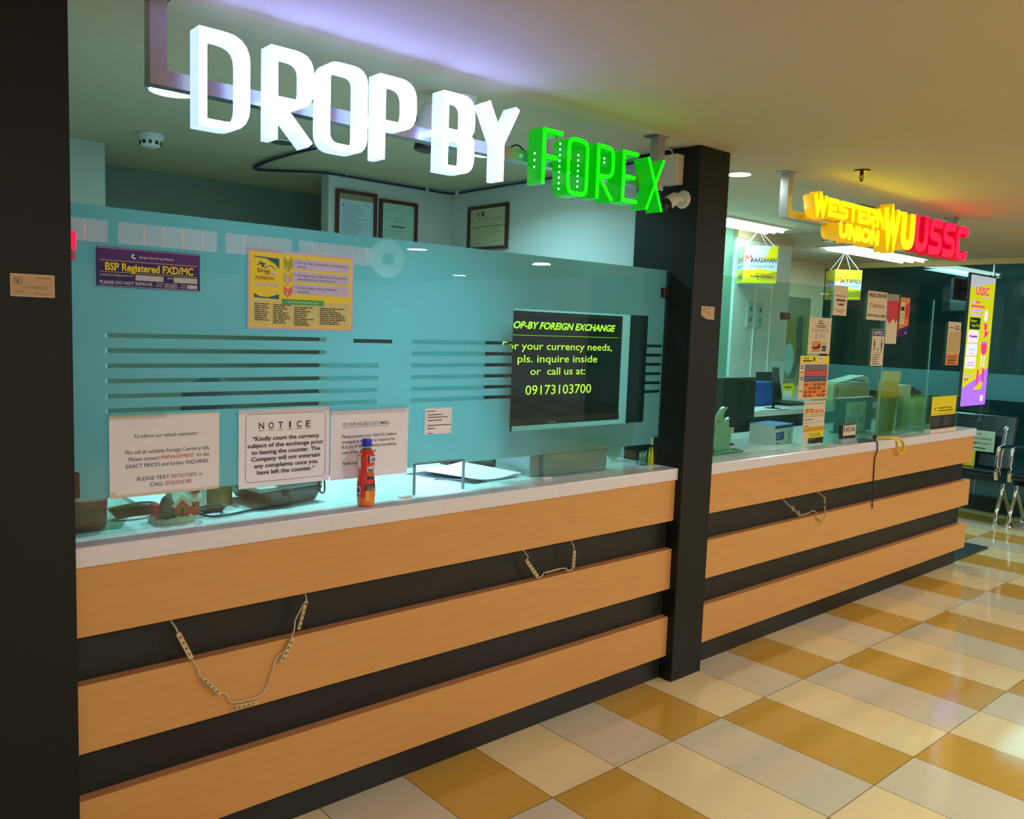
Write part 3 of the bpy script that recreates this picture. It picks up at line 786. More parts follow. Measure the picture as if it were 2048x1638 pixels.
wrap(mb, 14, 75, .132, .156, navy, .0006); wrap(mb, 22, 80, .134, .154, Wt, .0009); wrap(mb, 5, 60, .102, .122, Wt, .0006, .004)
wrap(mb, 5, 66, .090, .106, mat('label_orange', (226,90,40), .3), .0007); wrap(mb, 5, 66, .084, .093, darkgreen, .0009); wrap(mb, -8, 66, .052, .068, darkgreen, .0009, .003)
wrap(mb, 2, 20, .020, .050, mat('label_light_orange', (250,190,80), .3), .0009)
mb.build('label_wrap', bt)
mb = MB()
def wtext(s, a0, a1, z, h, m, **k):
    g = MB(); text(g, s, (0,0,0), (1,0,0), (0,0,1), h, m, width=1.0, **k)
    vs = []
    for p in g.v:
        a = math.radians(-121+a0+(a1-a0)*p[0]); zz = z+p[2]; r = rad_at(zz)+.0012
        vs.append(bc+V((r*math.cos(a), r*math.sin(a), zz)))
    mb.add(vs, g.f, m)
wtext('Fit', 28, 72, .138, .011, navy, bold=.03, shear=.3); wtext('Right', 8, 58, .108, .009, navy, bold=.03, shear=.3)
wtext('ONLY 30', 2, 50, .061, .0045, Wt); wtext('CALORIES', 0, 58, .0545, .0045, Wt)
mb.build('lettering', bt)

# television
tv = thing('television', 'flat black television showing green DROP-BY FOREIGN EXCHANGE text behind the glass window', 'television', (.44, .53, ZT))
bx('housing', .088, .799, .508, .552, 1.106, 1.5266, blackpl, tv, bevel=.004)
scr = mat('screen_black', (10,12,14), .06, spec=.6)
bx('screen', .102, .785, .5062, .509, 1.134, 1.513, scr, tv)
bx('bezel_strip', .089, .798, .5058, .508, 1.107, 1.133, mat('bezel_brown', (44,38,32), .3), tv)
tg = emit('tv_green', (.33,.62,.02), 1.1); tg2 = emit('tv_green_light', (.42,.62,.03), 1.0)
mb = MB(); F3 = lambda x, z: (x, .5058, z)
text(mb, 'DROP-BY FOREIGN EXCHANGE', F3(.150, 1.4635), (1,0,0), (0,0,1), .026, tg, width=.602, bold=.03, shear=.25)
text(mb, 'For your currency needs,', F3(.160, 1.387), (1,0,0), (0,0,1), .0285, tg2, width=.578, bold=.004)
text(mb, 'pls. inquire inside', F3(.234, 1.3405), (1,0,0), (0,0,1), .0285, tg2, width=.420, bold=.004)
text(mb, 'or  call us at:', F3(.299, 1.294), (1,0,0), (0,0,1), .0285, tg2, width=.290, bold=.004)
text(mb, '09173103700', F3(.278, 1.2205), (1,0,0), (0,0,1), .037, tg2, width=.348, bold=.002)
mb.build('lettering', tv, label='glowing green message')
bx('screen_line', .150, .775, .5059, .506, 1.4385, 1.4395, tg, tv)
mb = MB(); text(mb, 'Devant', (.40,.5055,1.112), (1,0,0), (0,0,1), .007, whitep, width=.04); mb.build('logo', tv)
bx('bracket', .36, .45, .553, .76, 1.20, 1.24, blackpl, tv); bx('neck', .37, .44, .76, .79, .93, 1.30, blackpl, tv); bx('base', .30, .52, .74, .88, ZT, .93, blackpl, tv)
# cash box
t = thing('cash_box', 'plain grey metal box on the worktop below the television', 'box', (.53, .60, ZT))
bx('body', .365, .71, .48, .555, ZT, 1.02, mat('metal_grey', (146,150,156), .35, .3), t, bevel=.004)
bx('side_body', .31, .364, .50, .70, ZT, 1.0, MATS['metal_grey'], t, bevel=.004)
# bent document
t = thing('document_sheets', 'white sheets with a curled grey front edge beside the grey box', 'document', (.16, .66, ZT))
mb = MB(); n = 8
for k in range(3):
    vs = []
    for i in range(n+1):
        u = i/n; z = ZT+.002+.003*k+.012*(u-.5)**2*4
        vs += [(.06+.23*u-.01*k, .505+.015*u, z), (-.04+.28*u-.01*k, .80, z+.004)]
    mb.add(vs, [(2*i, 2*i+2, 2*i+3, 2*i+1) for i in range(n)], paper)
mb.build('sheet', t)
MB().tube([(-.055,.60,ZT+.010),(.08,.502,ZT+.012),(.12,.490,ZT+.006),(.28,.500,ZT+.018)], .0022, greyp, smoothn=4).build('cord', t)
bx('calculator', .20, .29, .84, .92, ZT, ZT+.03, blackpl, label='small black device at the back of the worktop behind the sheets', cat='calculator', bevel=.003)
# pens and holder
t = thing('pen_holder', 'clear acrylic pen holder with small clips near the black pillar', 'pen holder', (.925, .50, ZT))
bx('cup', .915, .965, .470, .50, ZT, ZT+.035, plast, t); 
MB().tube([(.905,.475,ZT),(.905,.475,ZT+.045),(.915,.475,ZT+.056),(.93,.475,ZT+.054)], .003, chrome, smoothn=4).build('metal_hook', t)
for i in range(4): MB().cyl((.925+.011*i,.485,ZT+.003),(.923+.012*i,.485,ZT+.05+.008*(i % 2)),.0025,whitep,8).build('clip', t)
for x, l in ((.960, 'left of the two thin yellow cones near the black pillar'), (.977, 'right of the two thin yellow cones near the black pillar')):
    MB().lathe((x,.468,ZT), [(.0065,0),(.0072,.03),(.002,.072),(.0008,.074)], yel, 14).build('yellow_cone', label=l, cat='cone', group='yellow cones on the worktop')
MB().cyl((.992,.462,ZT),(.992,.462,ZT+.078),.0028,plast,10).build('clear_rod', label='thin clear rod standing against the black pillar', cat='rod')
mb = MB(); mb.sphere((.905,.62,ZT+.045), .04, plast, 12, (1,.7,1.1)); mb.build('plastic_bag', label='crumpled clear bluish plastic bag right of the grey box', cat='bag')
t = thing('cable_loops', 'pale flat cables looping out beside the grey box', 'cable', (.80,.60,ZT))
for i in range(3): MB().tube([(.70,.62,ZT+.012+.014*i),(.78,.60,ZT+.014+.012*i),(.82,.62,ZT+.010+.008*i),(.80,.70,ZT+.01)], .0045, (whitep, blackpl, whitep)[i], smoothn=4).build('cable', t)

# christmas house
hs = thing('house_figurine', 'ceramic red house ornament with snowy roof and green tree behind the glass', 'figurine', (-.985,.505,ZT))
snow = mat('ceramic_snow', (206,206,190), .4, noise=.12, nscale=90, bump=.3); cred = mat('ceramic_red', (206,30,50), .3); gold = mat('ceramic_gold', (170,130,50), .35); ctree = mat('ceramic_green', (26,62,46), .4, noise=.4, nscale=120, bump=.4)
MB().rings([[(-.988+.066*r*math.cos(2*PI*k/20)*(1+.05*math.sin(3*k)), .508+.038*r*math.sin(2*PI*k/20), z) for k in range(20)] for r, z in ((1,ZT),(1.0,ZT+.010),(.92,ZT+.018))], snow).build('snow_base', hs)
hx = -.998
MB().box(hx+.002, -.930, .480, .535, ZT+.014, ZT+.056, cred).build('walls', hs)
mb = MB(); g = [(hx, ZT+.014), (hx+.036, ZT+.014), (hx+.036, ZT+.047), (hx+.018, ZT+.066), (hx, ZT+.047)]
mb.add([(x,.474,z) for x, z in g]+[(x,.50,z) for x, z in g], [(0,1,2,3,4),(9,8,7,6,5)]+[(i,i+5,(i+1)%5+5,(i+1)%5) for i in range(5)], cred); mb.build('gable', hs)
mb = MB()
mb.ribbon([(hx-.006,ZT+.044),(hx+.018,ZT+.070),(hx+.042,ZT+.044)], .009, .470, .505, snow)
mb.ribbon([(hx+.03,ZT+.058),(-.924,ZT+.056)], .010, .474, .50, snow)
mb.add([(hx-.004,.474,ZT+.058),(-.924,.474,ZT+.058),(-.924,.508,ZT+.098),(hx-.004,.508,ZT+.098),(hx-.004,.542,ZT+.058),(-.924,.542,ZT+.058)], [(0,1,2,3),(3,2,5,4),(0,3,4),(1,5,2)], snow)
mb.build('snowy_roof', hs)
bx('chimney', -.948, -.930, .478, .498, ZT+.074, ZT+.096, cred, hs)
mb = MB(); d = rp([(hx+.010,ZT+.016),(hx+.010,ZT+.046),(hx+.026,ZT+.046),(hx+.026,ZT+.016)], .007)
mb.ribbon(d, .0032, .4715, .4745, gold, True); mb.box(hx+.0115, hx+.0245, .4728, .4738, ZT+.017, ZT+.042, blackpl); mb.box(hx+.0172, hx+.0188, .4715, .4735, ZT+.016, ZT+.044, gold)
mb.build('door', hs)
mb = MB(); w_ = rp([(-.948,ZT+.034),(-.948,ZT+.047),(-.940,ZT+.047),(-.940,ZT+.034)], .003); mb.ribbon(w_, .0025, .4775, .4805, gold, True); mb.box(-.947,-.941,.4785,.4795,ZT+.035,ZT+.046,blackpl); mb.build('window', hs)
MB().lathe((hx-.022,.478,ZT+.016), [(.014,0),(.016,.012),(.017,.028),(.014,.044),(.010,.054),(.003,.060)], ctree, 12).build('tree', hs)
MB().lathe((hx-.002,.474,ZT+.016), [(.007,0),(.006,.006),(.006,.012),(.004,.018),(.001,.024)], ctree, 10).build('small_tree', hs)
bx('side_wall', hx-.046, hx-.030, .482, .53, ZT+.014, ZT+.05, cred, hs)
# plastic tub with red tin
t = thing('plastic_tub', 'clear plastic food tub at the left end behind the glass', 'tub', (-1.18,.53,ZT))
mb = MB(); b_ = [(-1.272,.48),(-1.132,.48),(-1.132,.60),(-1.272,.60)]; tp = [(-1.272,.468),(-1.100,.468),(-1.100,.62),(-1.272,.62)]
vs = [(x,y,ZT+.001) for x, y in b_]+[(x,y,ZT+.062) for x, y in tp]
mb.add(vs, [(3,2,1,0)]+[(i,(i+1)%4,(i+1)%4+4,i+4) for i in range(4)], plast); mb.build('body', t)
mb = MB(); mb.box(-1.272,-1.092,.463,.469,ZT+.060,ZT+.064,plast); mb.box(-1.103,-1.092,.463,.625,ZT+.060,ZT+.064,plast); mb.build('rim', t)
t = thing('red_tin', 'dark red ribbed tin inside the clear tub', 'tin', (-1.20,.54,ZT+.01))
dred = mat('tin_dark_red', (140,48,36), .4)
MB().rings([[(-1.205+(.052+.002*(k % 2))*math.cos(2*PI*k/48), .540+(.046+.002*(k % 2))*math.sin(2*PI*k/48), z) for k in range(48)] for z in (ZT+.006, ZT+.055)], dred, smooth=False).build('body', t)
MB().lathe((-1.205,.540,ZT+.055), [(.055,0),(.056,.02),(.052,.024)], dred, 32).build('lid', t)
t = thing('glass_jar', 'small clear jar against the left black pillar behind the glass', 'jar', (-1.26,.475,ZT))
MB().lathe((-1.262,.474,ZT), [(.010,0),(.012,.006),(.010,.014),(.012,.022),(.012,.036)], plast, 20).build('body', t)
# rolls, device, cables
t = thing('tape_roll', 'wide brown packing tape roll standing on end behind the glass', 'tape roll', (-.825,.645,ZT))
brown = mat('cardboard_brown', (150,112,52), .6)
MB().lathe((-.822,.652,ZT), [(.030,.0),(.052,.0),(.052,.115),(.030,.115),(.030,.0)], brown, 36, cap=False).build('roll', t)
bx('router', -.905, -.862, .60, .68, ZT, ZT+.075, whitep, label='small white box between the house ornament and the brown tape roll', cat='box', bevel=.004)
dv = thing('receipt_printer', 'dark grey office machine under the NOTICE sheet behind the glass', 'machine', (-.62,.63,ZT))
M = Matrix.Translation((-.703,.512,ZT))@Matrix.Rotation(math.radians(9), 4, 'Z')
dg = mat('plastic_dark_teal', (58,74,78), .4)
mb = MB(); lo = [(.0,.0),(.155,.0),(.165,.20),(.0,.20)]; hi = [(-.012,-.008),(.180,-.008),(.185,.22),(-.02,.22)]
vs = [M@V((x,y,.004)) for x, y in lo]+[M@V((x,y,.048)) for x, y in hi]
mb.add(vs, [(3,2,1,0),(4,5,6,7)]+[(i,(i+1)%4,(i+1)%4+4,i+4) for i in range(4)], dg); mb.build('base', dv, bevel=.006)
mb = MB(); mb.box(-.045, .178, -.004, .215, .049, .062, mat('plastic_light_teal', (150,168,168), .4), M); mb.box(.02, .17, -.006, .19, .062, .078, MATS['plastic_light_teal'], M); mb.build('lid', dv, bevel=.004)
mb = MB(); mb.tube([M@V((.158,-.010,.066)), M@V((.160,-.016,.03)), M@V((.176,-.016,.03)), M@V((.178,-.010,.070))], .003, blackpl, smoothn=4); mb.build('latch', dv)
mb = MB(); mb.box(.030,.046,-.018,-.008,.036,.052, blackpl, M)
mb.tube([M@V((.040,-.018,.040)), M@V((.046,-.026,.014)), (-.69,.497,ZT+.006), (-.76,.50,ZT+.005), (-.85,.475,ZT+.005), (-.905,.480,ZT+.006),(-.93,.52,ZT+.02)], .0035, blackpl, smoothn=5)
mb.build('power_cord', dv)
t = thing('cable_coil', 'black cable coil beside the red house ornament', 'cable', (-.88,.53,ZT))
def coil(t, cx, cy, r, z, n=3):
    for i in range(n):
        MB().tube([(cx+(r+.004*i)*math.cos(a/10*2*PI)*1.2, cy+(r+.002*i)*.55*math.sin(a/10*2*PI), z+.006*i+.004*math.sin(a)) for a in range(11)], .003, blackpl, smoothn=3, seg=6).build('loop', t)
coil(t, -.885, .53, .032, ZT+.005); 
t = thing('cable_coil', 'black cable coil between the clear tub and the house ornament', 'cable', (-1.07,.58,ZT))
coil(t, -1.065, .60, .036, ZT+.006, 5)
# chair behind
ch = thing('office_chair', 'black office chair partly seen through the clear stripes', 'chair', (-.65,1.22,0))
mb = MB(); R_ = []
for z, w_ in ((.62,.085),(.75,.095),(1.10,.098),(1.20,.092),(1.235,.075),(1.252,.045)):
    R_.append([(-.646+w_*math.cos(2*PI*k/24), 1.15+.022*math.sin(2*PI*k/24), z) for k in range(24)])
mb.rings(R_, mat('fabric_black', (20,22,26), .8)); mb.build('backrest', ch)
MB().lathe((-.646,1.38,.46), [(.20,0),(.24,.02),(.24,.06),(.20,.08)], MATS['fabric_black'], 24).build('seat', ch)
MB().cyl((-.646,1.38,.08),(-.646,1.38,.46),.025,chrome).build('gas_pole', ch)
MB().tube([(-.646,1.30,.47),(-.646,1.18,.50),(-.646,1.165,.70)], .018, blackpl, smoothn=5).build('back_support', ch)
for k in range(5):
    a = 2*PI*k/5; e = (-.646+.26*math.cos(a), 1.38+.26*math.sin(a), .07)
    l = MB().tube([(-.646,1.38,.10), e], .018, blackpl).build('leg', ch)
    MB().cyl((e[0],e[1]-.012,.03),(e[0],e[1]+.012,.03),.03,blackpl).build('caster', l)
bx('wooden_shelf', .40, .90, 1.98, 2.0998, 1.27, 1.46, mat('shelf_brown', (64,44,38), .5), label='dark brown wooden wall cabinet glimpsed through the single short clear stripe in the film', cat='cabinet', bevel=.004)
# framed certificates
wfr = mat('frame_wood', (86,44,36), .35)
def framed(label, o, w, h, items, ux, docm, n_out):
    """o = top-left outer corner"""
    ux = V(ux); uz = V((0,0,1)); nn = ux.cross(uz); o = V(o)
    t = thing('picture_frame', label, 'framed certificate', o+ux*w/2-uz*h, 'framed certificates on the booth walls')
    fw = .017
    for a, b, c, d in ((0,w,0,fw),(0,w,h-fw,h),(0,fw,fw,h-fw),(w-fw,w,fw,h-fw)):
        mb = MB(); P = lambda x, y, k: o+ux*x-uz*y+nn*k
        f = [P(a,d,.018),P(b,d,.018),P(b,c,.018),P(a,c,.018)]; g = [P(a,d,.0005),P(b,d,.0005),P(b,c,.0005),P(a,c,.0005)]
        mb.add(f+g, [(0,1,2,3),(7,6,5,4),(0,4,5,1),(1,5,6,2),(2,6,7,3),(3,7,4,0)], wfr); mb.build('rail', t, bevel=.002)
    poster('d', None, None, o+ux*fw-uz*fw+nn*.006, w-2*fw, h-2*fw, docm, items, ux=ux, parent=t)
    return t
gl = lambda y, a=.1, b=.9: ('s', a, y, b, .006, inkg)
docb = mat('doc_blue', (190,220,224), .5); docg = mat('doc_green', (170,210,186), .5); docc = mat('doc_cream', (196,190,152), .5)
random.seed(3)
framed('wood framed form with tan mat strip, left of the two frames on the back wall', (.372,2.0995,2.134), .240, .33,
    [('r',0,0,1,.10,mat('mat_tan',(150,140,100),.6)), ('f', .09,.17,.93,.95,.0008,inkg), ('c',.13,.20,.02,.013,ink)]+[gl(.20+.03*i, .12, random.uniform(.5,.9)) for i in range(24)], (1,0,0), docb, -1)
framed('wood framed pale green certificate, right of the two frames on the back wall', (.630,2.0995,2.116), .240, .33,
    [gl(.25,.38,.62), gl(.28,.35,.65), gl(.31,.38,.6), ('r',.28,.385,.70,.415,inkg)]+[gl(.48+.05*i,.06,random.uniform(.6,.95)) for i in range(9)], (1,0,0), docg, -1)
framed('wood framed Certificate of Attendance on the side wall near the pillar', (1.1125,1.937,2.112), .336, .236,
    [('c',.22,.13,.055,.075,mat('seal_gold',(170,150,40),.5)), ('c',.35,.13,.05,.07,inkg), gl(.10,.66,.92), T('CERTIFICATE OF ATTENDANCE', .2,.30,.05,inkg,w=.66), gl(.37,.42,.58), ('s',.06,.46,.95,.02,inkg), gl(.53,.1,.8), gl(.60,.2,.85), gl(.64,.2,.85), gl(.70,.3,.7), gl(.76,.15,.85), ('s',.2,.90,.4,.012,inkg), ('s',.62,.86,.9,.012,inkg)], (0,-1,0), docc, -1)

# ------------------------------------------------------------------ second booth: glass
def pane(label, x0, x1, z0=.913, z1=1.728, low=True):
    t = thing('glass_screen', label, 'glass screen', ((x0+x1)/2, .452, z0))
    bx('pane', x0, x1, .448, .456, z0, z1, glass, t)
    bx('polished_edge', x0-.0012, x0-.0002, .448, .456, z0, z1, mat('glass_edge', (120,170,160), .15), t)
    if low: bx('low_frosted_film', x0+.002, x1-.002, .4565, .4572, z0, 1.140, film3, t)
    return t
FP = pane('clear glass pane next to the black pillar with the ornament behind it', 1.208, 2.352, low=False)
pane('glass pane with low frosted band behind which the CR BREAK paper leans', 2.358, 2.966)
pane('glass pane with low frosted band in front of the yellow folder', 2.974, 3.596)
pane('glass pane with low frosted band at the far end of the right counter', 3.604, 4.130)
bx('clamp', 1.885, 1.948, .441, .463, 1.550, 1.585, MATS['bronze_clamp'], FP, bevel=.002)
# sheets taped to it
random.seed(5)
poster('service_sheet', 'cream sheet with small red USSC heading above the rate table', 'sheet', (2.138,YG,1.572), .220, .184, paperc,
    [T('USSC', .42,.125,.065,inkr,w=.17,bold=.03), ('s',.38,.15,.66,.025,ink), ('s',.26,.215,.8,.02,ink), ('s',.34,.26,.74,.02,ink), ('s',.1,.33,.92,.012,inkg), ('s',.14,.37,.9,.012,inkg)]
    +[('s',.45,.43+.045*i,.45+random.uniform(.15,.35),.008,inkg) for i in range(4)]+[('s',.3,.43+.06*i,.36,.03,inkg) for i in range(3)]
    +[('r',.18,.66,.56,.95,orange), ('g',[(.18,.80),(.35,.82),(.56,.72),(.56,.83),(.35,.88),(.18,.84)],ink), ('r',.62,.78,.82,.85,ink), ('r',.62,.87,.82,.93,ink), ('s',.62,.70,.85,.01,inkg), ('s',.62,.73,.85,.01,inkg)])
it = [('r',.0,.0,1,.17,yel), ('s',.10,.10,.40,.035,ink), ('s',.12,.05,.30,.02,ink), ('c',.47,.08,.03,.055,ink), ('c',.68,.08,.13,.055,Wt), ('s',.60,.06,.76,.012,ink)]
for y0, y1, m in ((.20,.33,mat('row_grey',(150,140,136),.5)),(.335,.45,redp),(.455,.60,mat('row_slate',(110,116,130),.5)),(.605,.97,orange)): it.append(('r',.16,y0,.96,y1,m))
for y in (.22,.27,.31,.47,.52,.56): it.append(('s',.18,y,.94,.02,ink))
it += [('s',.22,.38,.9,.03,pinkr)]+[('s',.19+.155*i,.64+.085*j,.30+.155*i,.05,mat('print_brown',(130,74,24),.5)) for i in range(5) for j in range(4) if (i+j) % 4 != 1]
it += [('s',.03,y,.12,.02,ink) for y in (.23,.28,.37,.49,.54,.80)]
poster('rate_table', 'rate table sheet with yellow header, red row and orange lower half', 'sheet', (2.075,YG,1.377), .285, .222, paperc, it)
it = [('s',.05,.05,.95,.012,ink),('s',.08,.18,.45,.016,ink)]+[('r',.06+.23*i,.20,.24+.23*i,.28,orange) for i in range(4)]+[('s',.05,.31+.04*i,.95,.008,inkg) for i in range(2)]+[('s',.05,.42,.45,.016,ink),('s',.05,.49,.9,.008,inkg),('s',.05,.56,.30,.016,ink),
      ('r',.05,.60,1,.71,yeld), ('r',.28,.70,1,.86,yel), T('Para sa mas', .32,.775,.028,ink,w=.5,bold=.03), T('madaling padala!', .32,.82,.028,ink,w=.55,bold=.03), ('r',.28,.86,1,1.0,ink), T('Pasok na!', .31,.905,.022,Wt,w=.3), ('s',.32,.965,.40,.015,Wt)]
poster('curled_leaflet', 'long leaflet with cream top, yellow band and black foot hanging lowest on the first pane', 'leaflet', (2.142,YG,1.143), .213, .223, paperc, it)
poster('tan_notice', 'narrow tan notice high on the second pane overlapping the Matipid promo box', 'notice', (2.362,YG,1.745), .145, .155, paperc,
    [('s',.12,.33,.85,.02,ink), ('s',.18,.46,.85,.06,ink), ('s',.36,.60,.75,.06,ink), ('s',.05,.80,.85,.012,ink), ('s',.3,.86,.7,.02,ink)])
poster('receive_notice', 'tan notice RECEIVE in bold letters with PERA PADALA HERE along its foot', 'notice', (2.734,YG,1.737), .231, .158, paperc,
    [T('RECEIVE', .06,.20,.13,ink,w=.90,bold=.03), T('Cebuana', .12,.56,.17,inkg,w=.74), T('PERA PADALA HERE', .04,.88,.08,ink,w=.92,bold=.03)])
person = lambda x: [('c',x,.30,.035,.028,ink), ('g',[(x-.05,.34),(x+.05,.34),(x+.06,.47),(x+.03,.47),(x+.03,.60),(x-.03,.60),(x-.03,.47),(x-.06,.47)],ink)]
poster('distance_notice', 'tall NOTICE with two black figures spaced apart, below the RECEIVE sheet', 'notice', (2.822,YG,1.530), .143, .206, paperc,
    [('r',.02,.01,.98,.19,mat('print_slate',(40,54,84),.5)), T('NOTICE', .12,.155,.10,Wt,w=.76,bold=.03,shear=.15)]+person(.20)+person(.80)+[('r',.32,.52,.68,.53,ink), ('s',.42,.56,.58,.02,ink), ('r',.04,.64,.98,.648,ink)]
    +[('s',.08,.69+.06*i,random.uniform(.5,.9),.025,inkg) for i in range(5)])
poster('red_flyer', 'flyer with grey top, torn red middle and blank tan lower half on the third pane', 'flyer', (2.978,YG,1.733), .138, .283, paperc,
    [('r',.0,.0,1,.15,mat('tape_grey',(150,150,130),.5)), ('g',[(0,.13),(1,.13),(1,.50),(.78,.58),(.62,.48),(.45,.53),(.25,.60),(0,.50)],redp), ('s',.1,.06,.6,.012,inkg)])
poster('orange_flyer', 'orange and purple flyer with a white list column on the third pane', 'flyer', (3.136,YG,1.722), .124, .228, orange,
    [('r',.05,.12,.48,.68,paperc), ('r',.08,.24,.45,.34,ink), ('s',.1,.42,.42,.015,ink), ('s',.1,.50,.42,.015,ink), ('s',.1,.60,.38,.015,inkg), ('g',[(0,.82),(.5,.76),(1,.70),(1,1),(0,1)],navy2), ('c',.74,.90,.05,.03,Wt), ('g',[(.6,.2),(.95,.12),(.9,.5),(.65,.55)],redp)])
poster('covered_notice', 'notice with blank tan note over it and orange foot, on the last pane', 'notice', (3.838,YG,1.603), .200, .278, paperc,
    [('s',.10,.12,.42,.03,redp), T('Pera', .52,.12,.045,ink,w=.3,bold=.02), T('Padala', .52,.18,.045,ink,w=.36,bold=.02), ('r',0,.74,.95,1,orange), ('s',.12,.80,.8,.02,ink), ('s',.12,.87,.8,.03,ink), ('s',.12,.94,.7,.02,ink), ('g',[(.12,.22),(1.04,.22),(1.06,.72),(.02,.72)],mat('note_tan',(200,168,110),.6))])

# ------------------------------------------------------------------ second booth: on the worktop
# glass flame ornament
t = thing('flame_ornament', 'clear green glass ornament of two curved flame shapes beside the black pillar', 'ornament', (1.535,.50,ZT))
gg = glass_mat('green_glass', (150,205,170), 1.5, .05)
frost_g = mat('etched_glass', (150,190,160), .25, spec=.7)
bx('plinth', 1.43, 1.665, .475, .545, ZT, ZT+.014, mat('glass_base', (90,130,108), .12), t, bevel=.002)
def flame(cx, pts, y):
    mb = MB(); n = len(pts)
    f = [(cx+x, y, ZT+.014+z) for x, z in pts]; g = [(cx+x, y+.014, ZT+.014+z) for x, z in pts]
    mb.add(f+g, [tuple(range(n)), tuple(reversed(range(n, 2*n)))]+[(i, i+n, (i+1) % n+n, (i+1) % n) for i in range(n)], frost_g)
    return mb
flame(1.475, [(x-1.475,z-.925) for x, z in ((1.518,.925),(1.472,.925),(1.4555,.953),(1.461,1.014),(1.4665,1.045),(1.461,1.064),(1.486,1.106),(1.5075,1.125),(1.529,1.132),(1.554,1.129),(1.551,1.1215),(1.536,1.112),(1.527,1.096),(1.529,1.071),(1.540,1.049),(1.524,1.023),(1.5185,.995),(1.513,.957))][::-1], .500).build('large_flame', t, bevel=.002)
flame(1.545, [(x-1.545,z-.925) for x, z in ((1.598,.925),(1.521,.925),(1.5185,.966),(1.529,.988),(1.524,1.02),(1.5485,1.049),(1.568,1.071),(1.587,1.080),(1.595,1.077),(1.587,1.055),(1.595,1.03),(1.611,1.004),(1.614,.982),(1.606,.947))][::-1], .512).build('small_flame', t, bevel=.002)
mb = MB(); text(mb, 'USSC', (1.470,.4995,ZT+.150), (1,0,0), (0,0,1), .012, inkr, width=.035, shear=.2); mb.build('lettering', t)
# monitor seen from behind
t = thing('computer_monitor', 'black computer monitor seen from behind next to the pillar', 'monitor', (1.90,.74,ZT))
bx('back_shell', 1.60, 2.092, .70, .74, 1.00, 1.252, mat('monitor_black', (34,38,36), .5), t, bevel=.004)
bx('lower_panel', 1.86, 2.08, .70, .735, .965, 1.0, blackpl, t)
poster('d', None, None, (1.875,.6995,.995), .035, .028, whitep, [('s',.1,.2,.9,.08,ink),('s',.1,.4,.9,.08,ink),('s',.1,.6,.9,.08,ink)], parent=t)
bx('stand', 1.72, 1.79, .742, .77, ZT+.006, 1.10, blackpl, t); bx('foot', 1.62, 1.86, .66, .84, ZT, ZT+.008, blackpl, t)
# box of masks
t = thing('carton_box', 'white carton with blue top and blue square on the worktop', 'box', (2.04,.58,ZT))
M = Matrix.Translation((2.030,.535,ZT))@Matrix.Rotation(math.radians(6), 4, 'Z')
bluel = mat('carton_blue', (90,140,206), .35); blued = mat('carton_dark_blue', (34,48,150), .4); cart = mat('carton_white', (206,210,206), .45)
mb = MB(); mb.box(-.002, .215, 0, .14, 0, .102, cart, M); mb.box(-.002, .215, 0, .14, .1021, .104, bluel, M); mb.build('carton', t, bevel=.001)
mb = MB()
for x0, x1, z0, z1, m in ((0,.213,.086,.100,blued),(.015,.105,.025,.066,blued),(.175,.205,.070,.088,Wt)): mb.box(x0, x1, -.0012, -.0004, z0, z1, m, M)
for i in range(4): mb.box(.02, .05+.012*i, -.0018, -.0012, .034+.007*i, .036+.007*i, lilac, M)
mb.tube([M@V((.165,-.001,.06)), M@V((.175,-.001,.04)), M@V((.168,-.001,.025))], .001, blued); mb.box(.015,.06,-.0012,-.0004,.008,.014,inkg,M)
mb.build('print', t)
# interior desk things
t = thing('desk', 'white back desk in the second booth covered with papers', 'desk', (3.0,1.25,0))
bx('top', 2.15, 4.3, 1.05, 1.69, .98, 1.01, stone, t); bx('front_panel', 2.15, 4.3, 1.08, 1.10, 0, .98, mat('desk_dark', (36,48,46), .5), t)
for x in (2.17, 4.26): bx('leg', x, x+.03, 1.12, 1.66, 0, .98, MATS['desk_dark'], t)
bx('blue_carton', 3.00, 3.27, 1.30, 1.50, 1.011, 1.165, mat('carton_royal', (18,84,176), .4), label='plain royal blue box on the back desk beside the monitor', cat='box', bevel=.003)
t = thing('monitor_arm', 'thin black screen seen edge-on upon a tall pole on the back desk', 'monitor', (2.95,1.12,1.01))
M = Matrix.Translation((2.962,1.12,1.20))@Matrix.Rotation(math.radians(48), 4, 'Z')@Matrix.Rotation(math.radians(4), 4, 'Y')
mb = MB(); mb.box(-.010,.010,-.02,.02,-.055,.075,blackpl,M); mb.build('panel', t, bevel=.002)
MB().cyl((2.958,1.12,1.01),(2.958,1.12,1.16),.009,blackpl).build('pole', t); MB().lathe((2.958,1.12,1.010),[(.05,0),(.05,.008)],blackpl).build('foot', t)
t = thing('laptop', 'open dark laptop on the back desk left of the rate table sheet', 'laptop', (3.45,1.35,1.01))
bx('base', 3.30, 3.58, 1.20, 1.42, 1.011, 1.025, blackpl, t); mb = MB(); mb.box(-.14,.14,0,.01,0,.20,blackpl,Matrix.Translation((3.44,1.43,1.025))@Matrix.Rotation(math.radians(-12),4,'X')); mb.build('screen', t)
t = thing('paper_pile', 'loose white papers spread on the back desk', 'papers', (2.75,1.15,1.01))
for i, (x, y, a) in enumerate(((2.62,1.12,.1),(2.80,1.14,-.2),(2.98,1.13,.15),(2.50,1.16,.3))):
    M = Matrix.Translation((x,y,1.0115+.0015*i))@Matrix.Rotation(a,4,'Z'); mb = MB(); mb.box(-.11,.11,-.07,.08,0,.001,whitep,M); mb.build('sheet', t)
t = thing('wall_switches', 'two pale double outlet plates on the pier behind the promo box', 'outlet', (3.60,1.699,1.50))
